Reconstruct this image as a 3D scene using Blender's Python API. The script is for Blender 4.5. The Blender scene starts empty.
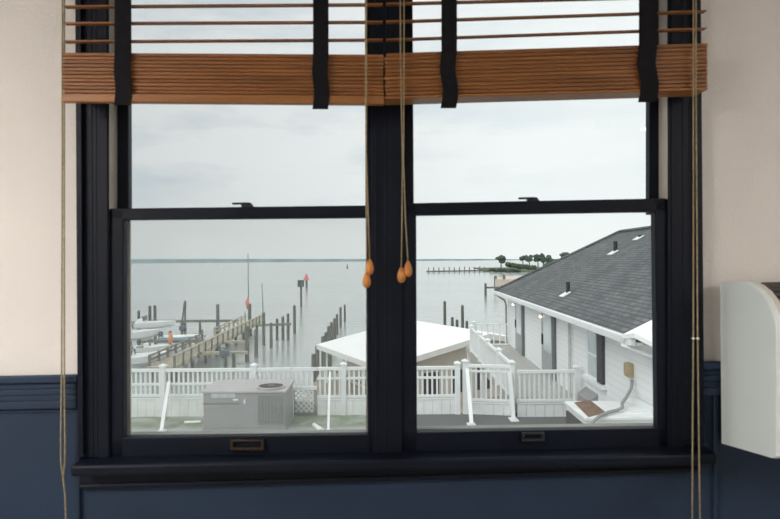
import bpy, bmesh, math, random
from mathutils import Vector, Matrix, noise
random.seed(7)
scn = bpy.context.scene
COL = scn.collection
# ------------------------------------------------------------------ camera
F = 606.7                      # focal length in pixels (28 mm lens on 36 mm)
CX, CY = 390.0, 259.3
CAM = Vector((0.0, 0.0, 1.6))
RL = 0.0085                    # small roll of the hand-held camera
RX = Vector((math.cos(RL), 0, -math.sin(RL)))
UX = Vector((math.sin(RL), 0, math.cos(RL)))
FW = Vector((0, 1, 0))
def ray(px, py):
    return FW + RX * ((px - CX) / F) + UX * (-(py - CY) / F)
def at(px, py, Y):             # point at distance Y
    return CAM + ray(px, py) * Y
def atz(px, py, z):            # point on the level z
    d = ray(px, py)
    return CAM + d * ((z - CAM.z) / d.z)
# window wall frame
D = 1.76; PSI = math.radians(1.5)
WO = Vector((0, D, 0)); WS = Vector((math.cos(PSI), math.sin(PSI), 0)); WN = Vector((math.sin(PSI), -math.cos(PSI), 0))
def W(px, py, n=0.0):
    d = ray(px, py)
    t = (n - (CAM - WO).dot(WN)) / d.dot(WN)
    p = CAM + d * t
    return ((p - WO).dot(WS), p.z)
def WP(s, z, n):
    return WO + WS * s + WN * n + Vector((0, 0, z))

# ------------------------------------------------------------------ materials
def mat(name, rgb, rough=0.6, var=0.0, scale=8.0, bump=0.0, bscale=40.0, metal=0.0, spec=0.5, stretch=(1, 1, 1), detail=4.0):
    m = bpy.data.materials.new(name); m.use_nodes = True
    nt = m.node_tree; b = nt.nodes['Principled BSDF']
    b.inputs['Base Color'].default_value = (*rgb, 1); b.inputs['Roughness'].default_value = rough
    b.inputs['Metallic'].default_value = metal; b.inputs['Specular IOR Level'].default_value = spec
    tc = nt.nodes.new('ShaderNodeTexCoord'); mp = nt.nodes.new('ShaderNodeMapping')
    mp.inputs['Scale'].default_value = stretch
    nt.links.new(tc.outputs['Object'], mp.inputs['Vector'])
    n = nt.nodes.new('ShaderNodeTexNoise'); n.inputs['Scale'].default_value = scale; n.inputs['Detail'].default_value = detail
    nt.links.new(mp.outputs[0], n.inputs['Vector'])
    r = nt.nodes.new('ShaderNodeValToRGB')
    lo = [c * (1 - var) for c in rgb]; hi = [min(1, c * (1 + var)) for c in rgb]
    r.color_ramp.elements[0].color = (*lo, 1); r.color_ramp.elements[1].color = (*hi, 1)
    r.color_ramp.elements[0].position = 0.3; r.color_ramp.elements[1].position = 0.7
    nt.links.new(n.outputs['Fac'], r.inputs['Fac']); nt.links.new(r.outputs['Color'], b.inputs['Base Color'])
    if bump > 0:
        n2 = nt.nodes.new('ShaderNodeTexNoise'); n2.inputs['Scale'].default_value = bscale; n2.inputs['Detail'].default_value = 5
        bp = nt.nodes.new('ShaderNodeBump'); bp.inputs['Strength'].default_value = bump; bp.inputs['Distance'].default_value = 0.02
        nt.links.new(mp.outputs[0], n2.inputs['Vector']); nt.links.new(n2.outputs['Fac'], bp.inputs['Height'])
        nt.links.new(bp.outputs[0], b.inputs['Normal'])
    return m
M = {}
M['plaster'] = mat('plaster', (0.79, 0.755, 0.72), 0.85, 0.03, 3, 0.15, 120)
M['navy'] = mat('navy_paint', (0.0042, 0.0070, 0.0150), 0.48, 0.2, 5, 0.05, 60, spec=0.2)
M['navy_wall'] = mat('navy_wall_paint', (0.0165, 0.033, 0.066), 0.6, 0.12, 4, 0.06, 80, spec=0.3)
M['vinyl'] = mat('tan_vinyl', (0.50, 0.47, 0.41), 0.5, 0.1, 10)
M['wood'] = mat('bamboo_wood', (0.255, 0.098, 0.026), 0.42, 0.3, 6, 0.1, 60, stretch=(0.5, 1, 14))
M['wood_light'] = mat('rail_wood', (0.32, 0.130, 0.038), 0.4, 0.2, 5, 0.05, 60, stretch=(0.5, 1, 10))
M['tape'] = mat('black_tape', (0.008, 0.008, 0.010), 0.8, 0.2, 60, 0.3, 300, spec=0.2)
M['cord'] = mat('tan_cord', (0.36, 0.29, 0.17), 0.8, 0.25, 120, 0.3, 400)
M['tassel'] = mat('orange_wood', (0.55, 0.21, 0.045), 0.4, 0.2, 30)
M['brass'] = mat('old_brass', (0.05, 0.033, 0.022), 0.5, 0.3, 60, metal=0.6)
M['dark_metal'] = mat('dark_metal', (0.02, 0.025, 0.028), 0.5, 0.2, 30, metal=0.3)
M['ac'] = mat('ac_cool_lit', (0.80, 0.88, 0.875), 0.45, 0.03, 4)  # white plastic, cooler light on the side face put into the colour
M['ac_front'] = mat('ac_warm_lit', (0.76, 0.72, 0.65), 0.45, 0.03, 4)  # same white plastic, warmer light on the front put into the colour
M['black'] = mat('black_plastic', (0.015, 0.015, 0.016), 0.5, 0.1, 10)
M['ac_slat'] = mat('ac_slat', (0.09, 0.085, 0.08), 0.5, 0.1, 10)
M['floor'] = mat('floor_wood', (0.24, 0.22, 0.20), 0.5, 0.2, 3)
M['ceil'] = mat('ceiling_paint', (0.8, 0.78, 0.74), 0.9, 0.02, 3)
M['white'] = mat('white_vinyl', (0.80, 0.825, 0.825), 0.4, 0.04, 2)
M['white_dirty'] = mat('skirt_vinyl', (0.78, 0.80, 0.79), 0.5, 0.08, 3)
M['white_metal'] = mat('white_roof_metal', (0.90, 0.91, 0.90), 0.5, 0.03, 0.5)
M['fascia'] = mat('fascia_white', (0.74, 0.74, 0.72), 0.5, 0.05, 2)
M['beige'] = mat('beige_siding', (0.56, 0.52, 0.47), 0.7, 0.06, 1.5)
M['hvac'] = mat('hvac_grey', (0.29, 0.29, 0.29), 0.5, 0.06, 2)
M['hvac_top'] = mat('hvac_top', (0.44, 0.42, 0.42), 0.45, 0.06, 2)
M['hvac_dark'] = mat('hvac_coil', (0.17, 0.185, 0.165), 0.6, 0.25, 14)
M['grille'] = mat('grille_dark', (0.10, 0.09, 0.095), 0.6, 0.2, 20)
M['label'] = mat('label_plate', (0.44, 0.50, 0.50), 0.5, 0.12, 12)
M['rust'] = mat('rusty_brown', (0.20, 0.13, 0.095), 0.8, 0.35, 14, 0.3, 60)
M['elec'] = mat('tan_box', (0.42, 0.33, 0.19), 0.6, 0.15, 8)
M['conduit'] = mat('grey_conduit', (0.30, 0.31, 0.30), 0.6, 0.1, 20)
M['deck_grey'] = mat('deck_grey', (0.42, 0.42, 0.40), 0.75, 0.1, 2, stretch=(6, 0.4, 1))
M['glass_dark'] = mat('dark_window', (0.09, 0.11, 0.13), 0.1, 0.1, 3)
M['glass_light'] = mat('pale_window', (0.50, 0.55, 0.57), 0.15, 0.1, 3)
M['shutter'] = mat('shutter', (0.035, 0.04, 0.05), 0.6, 0.1, 6)
M['slate'] = mat('slate_paint', (0.11, 0.125, 0.135), 0.6, 0.1, 6)
M['door_grey'] = mat('door_grey', (0.36, 0.38, 0.38), 0.6, 0.1, 6)
M['dspout'] = mat('downspout', (0.52, 0.53, 0.50), 0.6, 0.1, 6)
M['pile'] = mat('piling_wood', (0.105, 0.11, 0.095), 0.9, 0.4, 3, 0.5, 15, stretch=(3, 3, 0.5))
M['dock'] = mat('dock_wood', (0.40, 0.36, 0.27), 0.85, 0.25, 3, 0.3, 20)
M['dock_pale'] = mat('dock_pale_wood', (0.60, 0.55, 0.43), 0.85, 0.2, 3)
M['dock_dark'] = mat('dock_dark_wood', (0.17, 0.165, 0.14), 0.9, 0.3, 3)
M['boat'] = mat('boat_white', (0.86, 0.87, 0.87), 0.3, 0.03, 1)
M['boat_blue'] = mat('boat_blue', (0.25, 0.42, 0.58), 0.4, 0.1, 2)
M['boat_grey'] = mat('boat_seat', (0.30, 0.31, 0.32), 0.6, 0.1, 2)
M['orange'] = mat('orange_plastic', (0.75, 0.30, 0.10), 0.5, 0.15, 4)
M['motor'] = mat('motor_grey', (0.075, 0.10, 0.12), 0.5, 0.15, 4)
M['red'] = mat('red_cloth', (0.70, 0.20, 0.18), 0.7, 0.15, 6)
M['green'] = mat('green_board', (0.04, 0.11, 0.075), 0.6, 0.15, 6)
M['mast'] = mat('grey_mast', (0.24, 0.27, 0.28), 0.5, 0.1, 6)
M['shore'] = mat('hazy_far_forest', (0.225, 0.29, 0.31), 1.0, 0.15, 0.012, spec=0.0)  # wooded shore with the blue-grey air haze put into its colour
M['foliage'] = mat('pine_foliage', (0.070, 0.105, 0.085), 1.0, 0.4, 0.8, 0.8, 2, spec=0.1)
M['hedge'] = mat('hedge_foliage', (0.065, 0.095, 0.065), 1.0, 0.4, 0.6, 0.8, 2, spec=0.1)
M['marsh'] = mat('marsh_grass', (0.13, 0.155, 0.11), 1.0, 0.4, 0.25, spec=0.1)
M['trunk'] = mat('trunk_bark', (0.14, 0.12, 0.11), 1.0, 0.3, 3)
M['sand'] = mat('sand_beige', (0.62, 0.52, 0.44), 0.9, 0.12, 0.8)
M['ground'] = mat('sandy_ground', (0.34, 0.30, 0.24), 0.95, 0.25, 0.6, 0.3, 6)
M['lamp_glow'] = bpy.data.materials.new('lamp_glow'); M['lamp_glow'].use_nodes = True
_b = M['lamp_glow'].node_tree.nodes['Principled BSDF']
_b.inputs['Base Color'].default_value = (1, .9, .7, 1); _b.inputs['Emission Color'].default_value = (1, .85, .62, 1); _b.inputs['Emission Strength'].default_value = 2.0

def nodes(name):
    m = bpy.data.materials.new(name); m.use_nodes = True
    nt = m.node_tree
    return m, nt, nt.nodes['Principled BSDF']
# siding: laps every 14 cm
def siding(name, rgb, pitch=0.14):
    m, nt, b = nodes(name)
    b.inputs['Roughness'].default_value = 0.55
    tc = nt.nodes.new('ShaderNodeTexCoord'); sx = nt.nodes.new('ShaderNodeSeparateXYZ')
    nt.links.new(tc.outputs['Object'], sx.inputs[0])
    d = nt.nodes.new('ShaderNodeMath'); d.operation = 'DIVIDE'; d.inputs[1].default_value = pitch
    fr = nt.nodes.new('ShaderNodeMath'); fr.operation = 'FRACT'
    nt.links.new(sx.outputs['Z'], d.inputs[0]); nt.links.new(d.outputs[0], fr.inputs[0])
    r = nt.nodes.new('ShaderNodeValToRGB')
    r.color_ramp.elements[0].position = 0.0; r.color_ramp.elements[0].color = (*[c * 0.80 for c in rgb], 1)
    r.color_ramp.elements[1].position = 0.14; r.color_ramp.elements[1].color = (*rgb, 1)
    nt.links.new(fr.outputs[0], r.inputs['Fac']); nt.links.new(r.outputs[0], b.inputs['Base Color'])
    bp = nt.nodes.new('ShaderNodeBump'); bp.inputs['Strength'].default_value = 0.4; bp.inputs['Distance'].default_value = 0.02; bp.invert = True
    nt.links.new(fr.outputs[0], bp.inputs['Height']); nt.links.new(bp.outputs[0], b.inputs['Normal'])
    return m
M['siding'] = siding('white_siding', (0.86, 0.88, 0.88))
# shingles
def shingles():
    m, nt, b = nodes('shingles')
    b.inputs['Roughness'].default_value = 0.9; b.inputs['Specular IOR Level'].default_value = 0.2
    tc = nt.nodes.new('ShaderNodeTexCoord'); sx = nt.nodes.new('ShaderNodeSeparateXYZ'); cb = nt.nodes.new('ShaderNodeCombineXYZ')
    nt.links.new(tc.outputs['Object'], sx.inputs[0])
    k = nt.nodes.new('ShaderNodeMath'); k.operation = 'MULTIPLY'; k.inputs[1].default_value = 1.95
    nt.links.new(sx.outputs['Z'], k.inputs[0]); nt.links.new(sx.outputs['Y'], cb.inputs[0]); nt.links.new(k.outputs[0], cb.inputs[1])
    br = nt.nodes.new('ShaderNodeTexBrick')
    br.inputs['Color1'].default_value = (0.118, 0.130, 0.140, 1); br.inputs['Color2'].default_value = (0.178, 0.190, 0.197, 1); br.inputs['Mortar'].default_value = (0.075, 0.08, 0.085, 1)
    br.inputs['Scale'].default_value = 1; br.inputs['Mortar Size'].default_value = 0.014; br.inputs['Brick Width'].default_value = 0.30; br.inputs['Row Height'].default_value = 0.115
    nt.links.new(cb.outputs[0], br.inputs['Vector'])
    n = nt.nodes.new('ShaderNodeTexNoise'); n.inputs['Scale'].default_value = 1.2; n.inputs['Detail'].default_value = 6
    nt.links.new(cb.outputs[0], n.inputs['Vector'])
    mx = nt.nodes.new('ShaderNodeMix'); mx.data_type = 'RGBA'; mx.blend_type = 'MULTIPLY'; mx.inputs[0].default_value = 0.6
    rr = nt.nodes.new('ShaderNodeValToRGB'); rr.color_ramp.elements[0].position = .3; rr.color_ramp.elements[0].color = (.6, .6, .6, 1); rr.color_ramp.elements[1].position = .7; rr.color_ramp.elements[1].color = (1.2, 1.2, 1.15, 1)
    nt.links.new(n.outputs['Fac'], rr.inputs[0]); nt.links.new(br.outputs['Color'], mx.inputs[6]); nt.links.new(rr.outputs[0], mx.inputs[7])
    nt.links.new(mx.outputs[2], b.inputs['Base Color'])
    return m
M['shingle'] = shingles()
# water
def water():
    m, nt, b = nodes('bay_water')
    b.inputs['Base Color'].default_value = (0.30, 0.35, 0.33, 1); b.inputs['Roughness'].default_value = 0.16
    tc = nt.nodes.new('ShaderNodeTexCoord'); mp = nt.nodes.new('ShaderNodeMapping'); mp.inputs['Scale'].default_value = (0.35, 1.0, 1)
    nt.links.new(tc.outputs['Object'], mp.inputs[0])
    n = nt.nodes.new('ShaderNodeTexNoise'); n.inputs['Scale'].default_value = 1.1; n.inputs['Detail'].default_value = 3
    n2 = nt.nodes.new('ShaderNodeTexNoise'); n2.inputs['Scale'].default_value = 0.03; n2.inputs['Detail'].default_value = 3
    nt.links.new(mp.outputs[0], n.inputs['Vector']); nt.links.new(mp.outputs[0], n2.inputs['Vector'])
    bp = nt.nodes.new('ShaderNodeBump'); bp.inputs['Strength'].default_value = 0.55; bp.inputs['Distance'].default_value = 0.12
    nt.links.new(n.outputs['Fac'], bp.inputs['Height']); nt.links.new(bp.outputs[0], b.inputs['Normal'])
    r = nt.nodes.new('ShaderNodeValToRGB'); r.color_ramp.elements[0].position = .35; r.color_ramp.elements[0].color = (0.32, 0.365, 0.355, 1)
    r.color_ramp.elements[1].position = .7; r.color_ramp.elements[1].color = (0.40, 0.44, 0.43, 1)
    nt.links.new(n2.outputs['Fac'], r.inputs[0]); nt.links.new(r.outputs[0], b.inputs['Base Color'])
    return m
M['water'] = water()
# flat roof membrane with mossy streak along the fence
def roofing():
    m, nt, b = nodes('roof_membrane')
    b.inputs['Roughness'].default_value = 0.6
    tc = nt.nodes.new('ShaderNodeTexCoord'); sx = nt.nodes.new('ShaderNodeSeparateXYZ'); nt.links.new(tc.outputs['Object'], sx.inputs[0])
    n = nt.nodes.new('ShaderNodeTexNoise'); n.inputs['Scale'].default_value = 2.2; n.inputs['Detail'].default_value = 6
    nt.links.new(tc.outputs['Object'], n.inputs['Vector'])
    # x split: pale gravel grey on the left, dark bitumen on the right
    a = nt.nodes.new('ShaderNodeMapRange'); a.inputs[1].default_value = 0.2; a.inputs[2].default_value = 0.5
    nt.links.new(sx.outputs['X'], a.inputs[0])
    m1 = nt.nodes.new('ShaderNodeMix'); m1.data_type = 'RGBA'
    m1.inputs[6].default_value = (0.40, 0.42, 0.40, 1); m1.inputs[7].default_value = (0.135, 0.14, 0.138, 1)
    nt.links.new(a.outputs[0], m1.inputs[0])
    # moss
    my = nt.nodes.new('ShaderNodeMapRange'); my.inputs[1].default_value = 13.35; my.inputs[2].default_value = 13.6
    nt.links.new(sx.outputs['Y'], my.inputs[0])
    nr = nt.nodes.new('ShaderNodeMapRange'); nr.inputs[1].default_value = 0.35; nr.inputs[2].default_value = 0.6; nt.links.new(n.outputs['Fac'], nr.inputs[0])
    mm = nt.nodes.new('ShaderNodeMath'); mm.operation = 'MULTIPLY'; nt.links.new(my.outputs[0], mm.inputs[0]); nt.links.new(nr.outputs[0], mm.inputs[1])
    inv = nt.nodes.new('ShaderNodeMath'); inv.operation = 'SUBTRACT'; inv.inputs[0].default_value = 1; nt.links.new(a.outputs[0], inv.inputs[1])
    m3 = nt.nodes.new('ShaderNodeMath'); m3.operation = 'MULTIPLY'; nt.links.new(mm.outputs[0], m3.inputs[0]); nt.links.new(inv.outputs[0], m3.inputs[1])
    m2 = nt.nodes.new('ShaderNodeMix'); m2.data_type = 'RGBA'; m2.inputs[7].default_value = (0.21, 0.25, 0.15, 1)
    nt.links.new(m3.outputs[0], m2.inputs[0]); nt.links.new(m1.outputs[2], m2.inputs[6])
    v = nt.nodes.new('ShaderNodeMix'); v.data_type = 'RGBA'; v.blend_type = 'MULTIPLY'; v.inputs[0].default_value = 0.5
    nt.links.new(m2.outputs[2], v.inputs[6]); nt.links.new(n.outputs['Color'], v.inputs[7])
    g = nt.nodes.new('ShaderNodeMix'); g.data_type = 'RGBA'; g.blend_type = 'MIX'; g.inputs[0].default_value = 0.35
    nt.links.new(m2.outputs[2], g.inputs[6]); nt.links.new(v.outputs[2], g.inputs[7])
    nt.links.new(g.outputs[2], b.inputs['Base Color'])
    return m
M['roofing'] = roofing()
def glass():
    m = bpy.data.materials.new('window_glass'); m.use_nodes = True; nt = m.node_tree; nt.nodes.clear()
    o = nt.nodes.new('ShaderNodeOutputMaterial'); t = nt.nodes.new('ShaderNodeBsdfTransparent'); t.inputs[0].default_value = (0.97, 0.985, 0.98, 1)
    g = nt.nodes.new('ShaderNodeBsdfGlossy'); g.inputs['Roughness'].default_value = 0.02
    mx = nt.nodes.new('ShaderNodeMixShader'); mx.inputs[0].default_value = 0.03
    nt.links.new(t.outputs[0], mx.inputs[1]); nt.links.new(g.outputs[0], mx.inputs[2]); nt.links.new(mx.outputs[0], o.inputs[0])
    return m
M['glass'] = glass()
def screen(fac):
    m = bpy.data.materials.new('insect_screen'); m.use_nodes = True; nt = m.node_tree; nt.nodes.clear()
    o = nt.nodes.new('ShaderNodeOutputMaterial'); t = nt.nodes.new('ShaderNodeBsdfTransparent')
    d = nt.nodes.new('ShaderNodeBsdfDiffuse'); d.inputs[0].default_value = (0.3, 0.32, 0.315, 1)
    tr = nt.nodes.new('ShaderNodeBsdfTranslucent'); tr.inputs[0].default_value = (0.3, 0.32, 0.315, 1)
    a = nt.nodes.new('ShaderNodeAddShader'); nt.links.new(d.outputs[0], a.inputs[0]); nt.links.new(tr.outputs[0], a.inputs[1])
    mx = nt.nodes.new('ShaderNodeMixShader'); mx.inputs[0].default_value = fac
    nt.links.new(t.outputs[0], mx.inputs[1]); nt.links.new(a.outputs[0], mx.inputs[2]); nt.links.new(mx.outputs[0], o.inputs[0])
    return m
M['screen'] = screen(0.10)

# ------------------------------------------------------------------ mesh helpers
class MB:
    def __init__(self): self.v = []; self.f = []
    def poly(self, pts, faces):
        o = len(self.v); self.v += [Vector(p) for p in pts]; self.f += [[i + o for i in f] for f in faces]; return self
    def hexa(self, p):         # 4 front then 4 back, same order
        return self.poly(p, [(0, 1, 2, 3), (7, 6, 5, 4), (0, 4, 5, 1), (1, 5, 6, 2), (2, 6, 7, 3), (3, 7, 4, 0)])
    def box(self, a, b):
        x0, y0, z0 = a; x1, y1, z1 = b
        return self.hexa([(x0, y0, z0), (x1, y0, z0), (x1, y0, z1), (x0, y0, z1), (x0, y1, z0), (x1, y1, z0), (x1, y1, z1), (x0, y1, z1)])
    def obox(self, c, ax, ay, az):   # centre + three half axes
        c, ax, ay, az = map(Vector, (c, ax, ay, az))
        return self.hexa([c - ax - ay - az, c + ax - ay - az, c + ax - ay + az, c - ax - ay + az, c - ax + ay - az, c + ax + ay - az, c + ax + ay + az, c - ax + ay + az])
    def beam(self, p0, p1, w, h):    # rectangular bar from p0 to p1
        p0, p1 = Vector(p0), Vector(p1); d = (p1 - p0)
        u = d.normalized(); up = Vector((0, 0, 1)) if abs(u.z) < 0.95 else Vector((0, 1, 0))
        r = u.cross(up).normalized(); t = r.cross(u).normalized()
        return self.obox((p0 + p1) / 2, d / 2, r * (w / 2), t * (h / 2))
    def prism(self, pts, vec):
        n = len(pts); vec = Vector(vec); a = [Vector(p) for p in pts]; b = [p + vec for p in a]
        fs = [tuple(range(n)), tuple(range(2 * n - 1, n - 1, -1))] + [(i, i + n, (i + 1) % n + n, (i + 1) % n) for i in range(n)]
        return self.poly(a + b, fs)
    def tube(self, pts, r, n=8, radii=None):
        pts = [Vector(p) for p in pts]; o = len(self.v)
        for i, p in enumerate(pts):
            d = (pts[min(i + 1, len(pts) - 1)] - pts[max(i - 1, 0)]).normalized()
            up = Vector((0, 0, 1)) if abs(d.z) < 0.95 else Vector((1, 0, 0))
            a = d.cross(up).normalized(); b = a.cross(d).normalized()
            rr = radii[i] if radii else r
            for k in range(n):
                t = 2 * math.pi * k / n; self.v.append(p + a * rr * math.cos(t) + b * rr * math.sin(t))
        for i in range(len(pts) - 1):
            for k in range(n):
                self.f.append([o + i * n + k, o + i * n + (k + 1) % n, o + (i + 1) * n + (k + 1) % n, o + (i + 1) * n + k])
        self.f.append([o + k for k in range(n)][::-1]); self.f.append([o + (len(pts) - 1) * n + k for k in range(n)])
        return self
    def lathe(self, c, prof, axis=Vector((0, 0, 1)), n=16):   # prof: list (r, h)
        c = Vector(c); axis = axis.normalized(); up = Vector((1, 0, 0)) if abs(axis.x) < 0.9 else Vector((0, 1, 0))
        a = axis.cross(up).normalized(); b = axis.cross(a); o = len(self.v)
        for r, h in prof:
            for k in range(n):
                t = 2 * math.pi * k / n; self.v.append(c + axis * h + a * r * math.cos(t) + b * r * math.sin(t))
        for i in range(len(prof) - 1):
            for k in range(n):
                self.f.append([o + i * n + k, o + i * n + (k + 1) % n, o + (i + 1) * n + (k + 1) % n, o + (i + 1) * n + k])
        self.f.append([o + k for k in range(n)][::-1]); self.f.append([o + (len(prof) - 1) * n + k for k in range(n)])
        return self
    def blob(self, c, rx, ry, rz, amp=0.25, freq=1.5, sub=3):
        bm = bmesh.new(); bmesh.ops.create_icosphere(bm, subdivisions=sub, radius=1)
        c = Vector(c); off = Vector((random.random() * 50, random.random() * 50, 0)); o = len(self.v)
        for v in bm.verts:
            k = 1 + amp * noise.noise(v.co * freq * 1.7 + off) + amp * 0.7 * noise.noise(v.co * freq * 4 + off)
            self.v.append(c + Vector((v.co.x * rx * k, v.co.y * ry * k, v.co.z * rz * k)))
        for f in bm.faces: self.f.append([o + v.index for v in f.verts])
        bm.free(); return self
    def build(self, name, m, parent=None, smooth=False, bevel=0.0, kind=None):
        org = parent_loc(parent)
        if parent is None:
            org = Vector((0, 0, 0))
        me = bpy.data.meshes.new(name); me.from_pydata([tuple(v - org) for v in self.v], [], self.f)
        bm = bmesh.new(); bm.from_mesh(me); bmesh.ops.recalc_face_normals(bm, faces=bm.faces); bm.to_mesh(me); bm.free()
        me.materials.append(m)
        if smooth:
            for p in me.polygons: p.use_smooth = True
        o = bpy.data.objects.new(name, me); COL.objects.link(o)
        if parent: o.parent = parent
        if bevel:
            b = o.modifiers.new('bevel', 'BEVEL'); b.width = bevel; b.segments = 2; b.limit_method = 'ANGLE'
        if kind: o['kind'] = kind
        return o
def parent_loc(p):
    v = Vector((0, 0, 0))
    while p is not None:
        v = v + p.location; p = p.parent
    return v
def tag(o, label, cat, group=None):
    o['label'] = label; o['category'] = cat
    if group: o['group'] = group
    return o
def thing(name, loc, label, cat, group=None):
    o = bpy.data.objects.new(name, None); COL.objects.link(o); o.location = loc; o.empty_display_size = 0.1
    return tag(o, label, cat, group)
def recentre(o, base):         # move a single-mesh thing's origin to its base
    base = Vector(base)
    for v in o.data.vertices: v.co -= base
    o.location = base
    return o
def quadbar(mb, px, n0, n1):
    """bar on the window wall: px = 4 pixels (BL, BR, TR, TL) of its front face, n0 front and n1 back offsets"""
    q = [W(x, y, n0) for x, y in px]
    return mb.hexa([WP(s, z, n0) for s, z in q] + [WP(s, z, n1) for s, z in q])
def rect(x0, y0a, y1a, x1, y0b, y1b):   # left edge top/bottom, right edge top/bottom
    return [(x0, y1a), (x1, y1b), (x1, y0b), (x0, y0a)]

# ================================================================== ROOM SHELL
RT = 2.62
def wz(px, py): return W(px, py)[1]
sL, sR = W(93, 300)[0], W(684, 300)[0]
def ytop(x): return -55 - 0.009 * (x - 390)
CR = lambda x: 376 - 0.0205 * (x - 40)            # chair rail top in pixels
# plaster wall with the window opening
TH = -0.16
wb = MB()
XL, XR = W(-560, 300)[0], W(1340, 300)[0]
zsill = W(390, 470)[1]; zhead = W(390, -50)[1]
wb.hexa([WP(XL, 0, 0), WP(sL, 0, 0), WP(sL, RT, 0), WP(XL, RT, 0), WP(XL, 0, TH), WP(sL, 0, TH), WP(sL, RT, TH), WP(XL, RT, TH)])
wb.hexa([WP(sR, 0, 0), WP(XR, 0, 0), WP(XR, RT, 0), WP(sR, RT, 0), WP(sR, 0, TH), WP(XR, 0, TH), WP(XR, RT, TH), WP(sR, RT, TH)])
wb.hexa([WP(sL, 0, 0), WP(sR, 0, 0), WP(sR, zsill, 0), WP(sL, zsill, 0), WP(sL, 0, TH), WP(sR, 0, TH), WP(sR, zsill, TH), WP(sL, zsill, TH)])
wb.hexa([WP(sL, zhead, 0), WP(sR, zhead, 0), WP(sR, RT, 0), WP(sL, RT, 0), WP(sL, zhead, TH), WP(sR, zhead, TH), WP(sR, RT, TH), WP(sL, RT, TH)])
wall = wb.build('wall_front', M['plaster'], kind='structure')
# navy wainscot: panel boards and the chair rail in two runs
mb = MB()
def wains(mb, x0, x1, ya, yb, yc, yd, n0, n1=0.0):
    quadbar(mb, [(x0, yc), (x1, yd), (x1, yb), (x0, ya)], n0, n1)
wp = MB()
wains(wp, -500, 95, CR(-500), CR(95), 800, 800, 0.006)
wains(wp, 685, 1300, CR(685), CR(1300), 800, 800, 0.006)
wains(wp, 95, 685, 468.5, 456, 800, 800, 0.006)
wp.build('wainscot', M['navy_wall'], wall)
for nm, x0, x1 in (('trim_1', -500, 76.5), ('trim_2', 702, 1300)):
    t = MB()
    for k, (a, b_, n) in enumerate(((0, 7, .030), (7, 13, .018), (13, 19, .022), (19, 25, .018), (25, 33, .024))):
        wains(t, x0, x1, CR(x0) + a, CR(x1) + a, CR(x0) + b_, CR(x1) + b_, n, 0.004)
    t.build(nm, M['navy_wall'], bevel=0.003, kind='structure')
# raised panel edge below the chair rail next to the casing
t = MB(); quadbar(t, rect(75, 409, 700, 79.5, 409, 700), .016, .004); quadbar(t, rect(-500, 409 + 9, 421, 75, 409, 411.5), .014, .004)
t.build('trim_3', M['navy_wall'], bevel=0.002, kind='structure')
t = MB(); quadbar(t, rect(714, 394, 700, 718, 394, 700), .016, .004)
t.build('trim_4', M['navy_wall'], bevel=0.002, kind='structure')
# casings
def casing(nm, x0t, x0b, x1t, x1b, yb0, yb1, band):
    t = MB()
    xs = lambda a, b, y: a + (b - a) * (y - 110) / 250.0
    Yt = -60
    def strip(fa, fb, n0):
        pts = []
        for fx, y in ((fa, yb0), (fb, yb1), (fb, Yt), (fa, Yt)):
            l = xs(x0t, x0b, y); r = xs(x1t, x1b, y); pts.append((l + (r - l) * fx, y))
        quadbar(t, pts, n0, -0.001)
    strip(0, 1, .020)
    if band in ('L', 'B'): strip(0, .17, .034)
    if band in ('R', 'B'): strip(.83, 1, .034)
    strip(.42, .50, .0215); strip(.60, .63, .0210); strip(.86 if band == 'L' else .10, .96 if band == 'L' else .20, .0225)
    return t.build(nm, M['navy'], bevel=0.003, kind='structure')
casing('trim_5', 75.6, 77, 108.7, 109.5, 457, 456.5, 'L')
casing('trim_6', 667.7, 668.5, 702, 704, 446, 445, 'R')
casing('trim_7', 371.5, 372, 401.5, 402, 455, 454.5, '')
# jambs, head and mullion body
t = MB()
quadbar(t, [(370.5, 470), (403, 470), (403, -60), (370.5, -60)], 0.0, TH)
t.build('trim_8', M['navy'], kind='structure')
t = MB(); quadbar(t, [(98, 470), (109.3, 470), (108.9, -60), (98, -60)], .0198, -.066); t.build('trim_9', M['navy'], kind='structure')
t = MB(); quadbar(t, [(104, 208.5), (109.5, 208.5), (109.3, -58), (104, -58)], .0190, -.060); t.build('trim_13', M['vinyl'], kind='structure')
t = MB(); quadbar(t, [(668.2, 470), (680, 470), (680, -60), (667.4, -60)], .0198, -.066); t.build('trim_10', M['navy'], kind='structure')
t = MB(); quadbar(t, [(667.0, 198.5), (673, 198.5), (673, -58), (666.9, -58)], .0190, -.060); t.build('trim_14', M['vinyl'], kind='structure')
t = MB(); quadbar(t, [(70, -30), (712, -36), (712, -75), (70, -70)], .022, TH); t.build('trim_11', M['navy'], kind='structure')
# stool (inner sill) and apron
sl = MB()
q0 = [W(71, 457, .012), W(716, 445.5, .012)]
za, zb = q0[0][1], q0[1][1]; s0, s1 = W(73.5, 465, .06)[0], W(714, 452, .06)[0]
sl.hexa([WP(s0, za - .032, .082), WP(s1, zb - .032, .082), WP(s1, zb, .082), WP(s0, za, .082), WP(s0, za - .032, .0), WP(s1, zb - .032, .0), WP(s1, zb, .0), WP(s0, za, .0)])
sl.build('window_sill', M['navy'], bevel=0.008, kind='structure')
t = MB(); quadbar(t, rect(79, 470, 489.5, 702, 457, 472.5), .022, .004)
quadbar(t, rect(79, 484.5, 489.6, 702, 467, 472.6), .028, .004)
t.build('trim_12', M['navy'], bevel=0.004, kind='structure')
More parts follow.
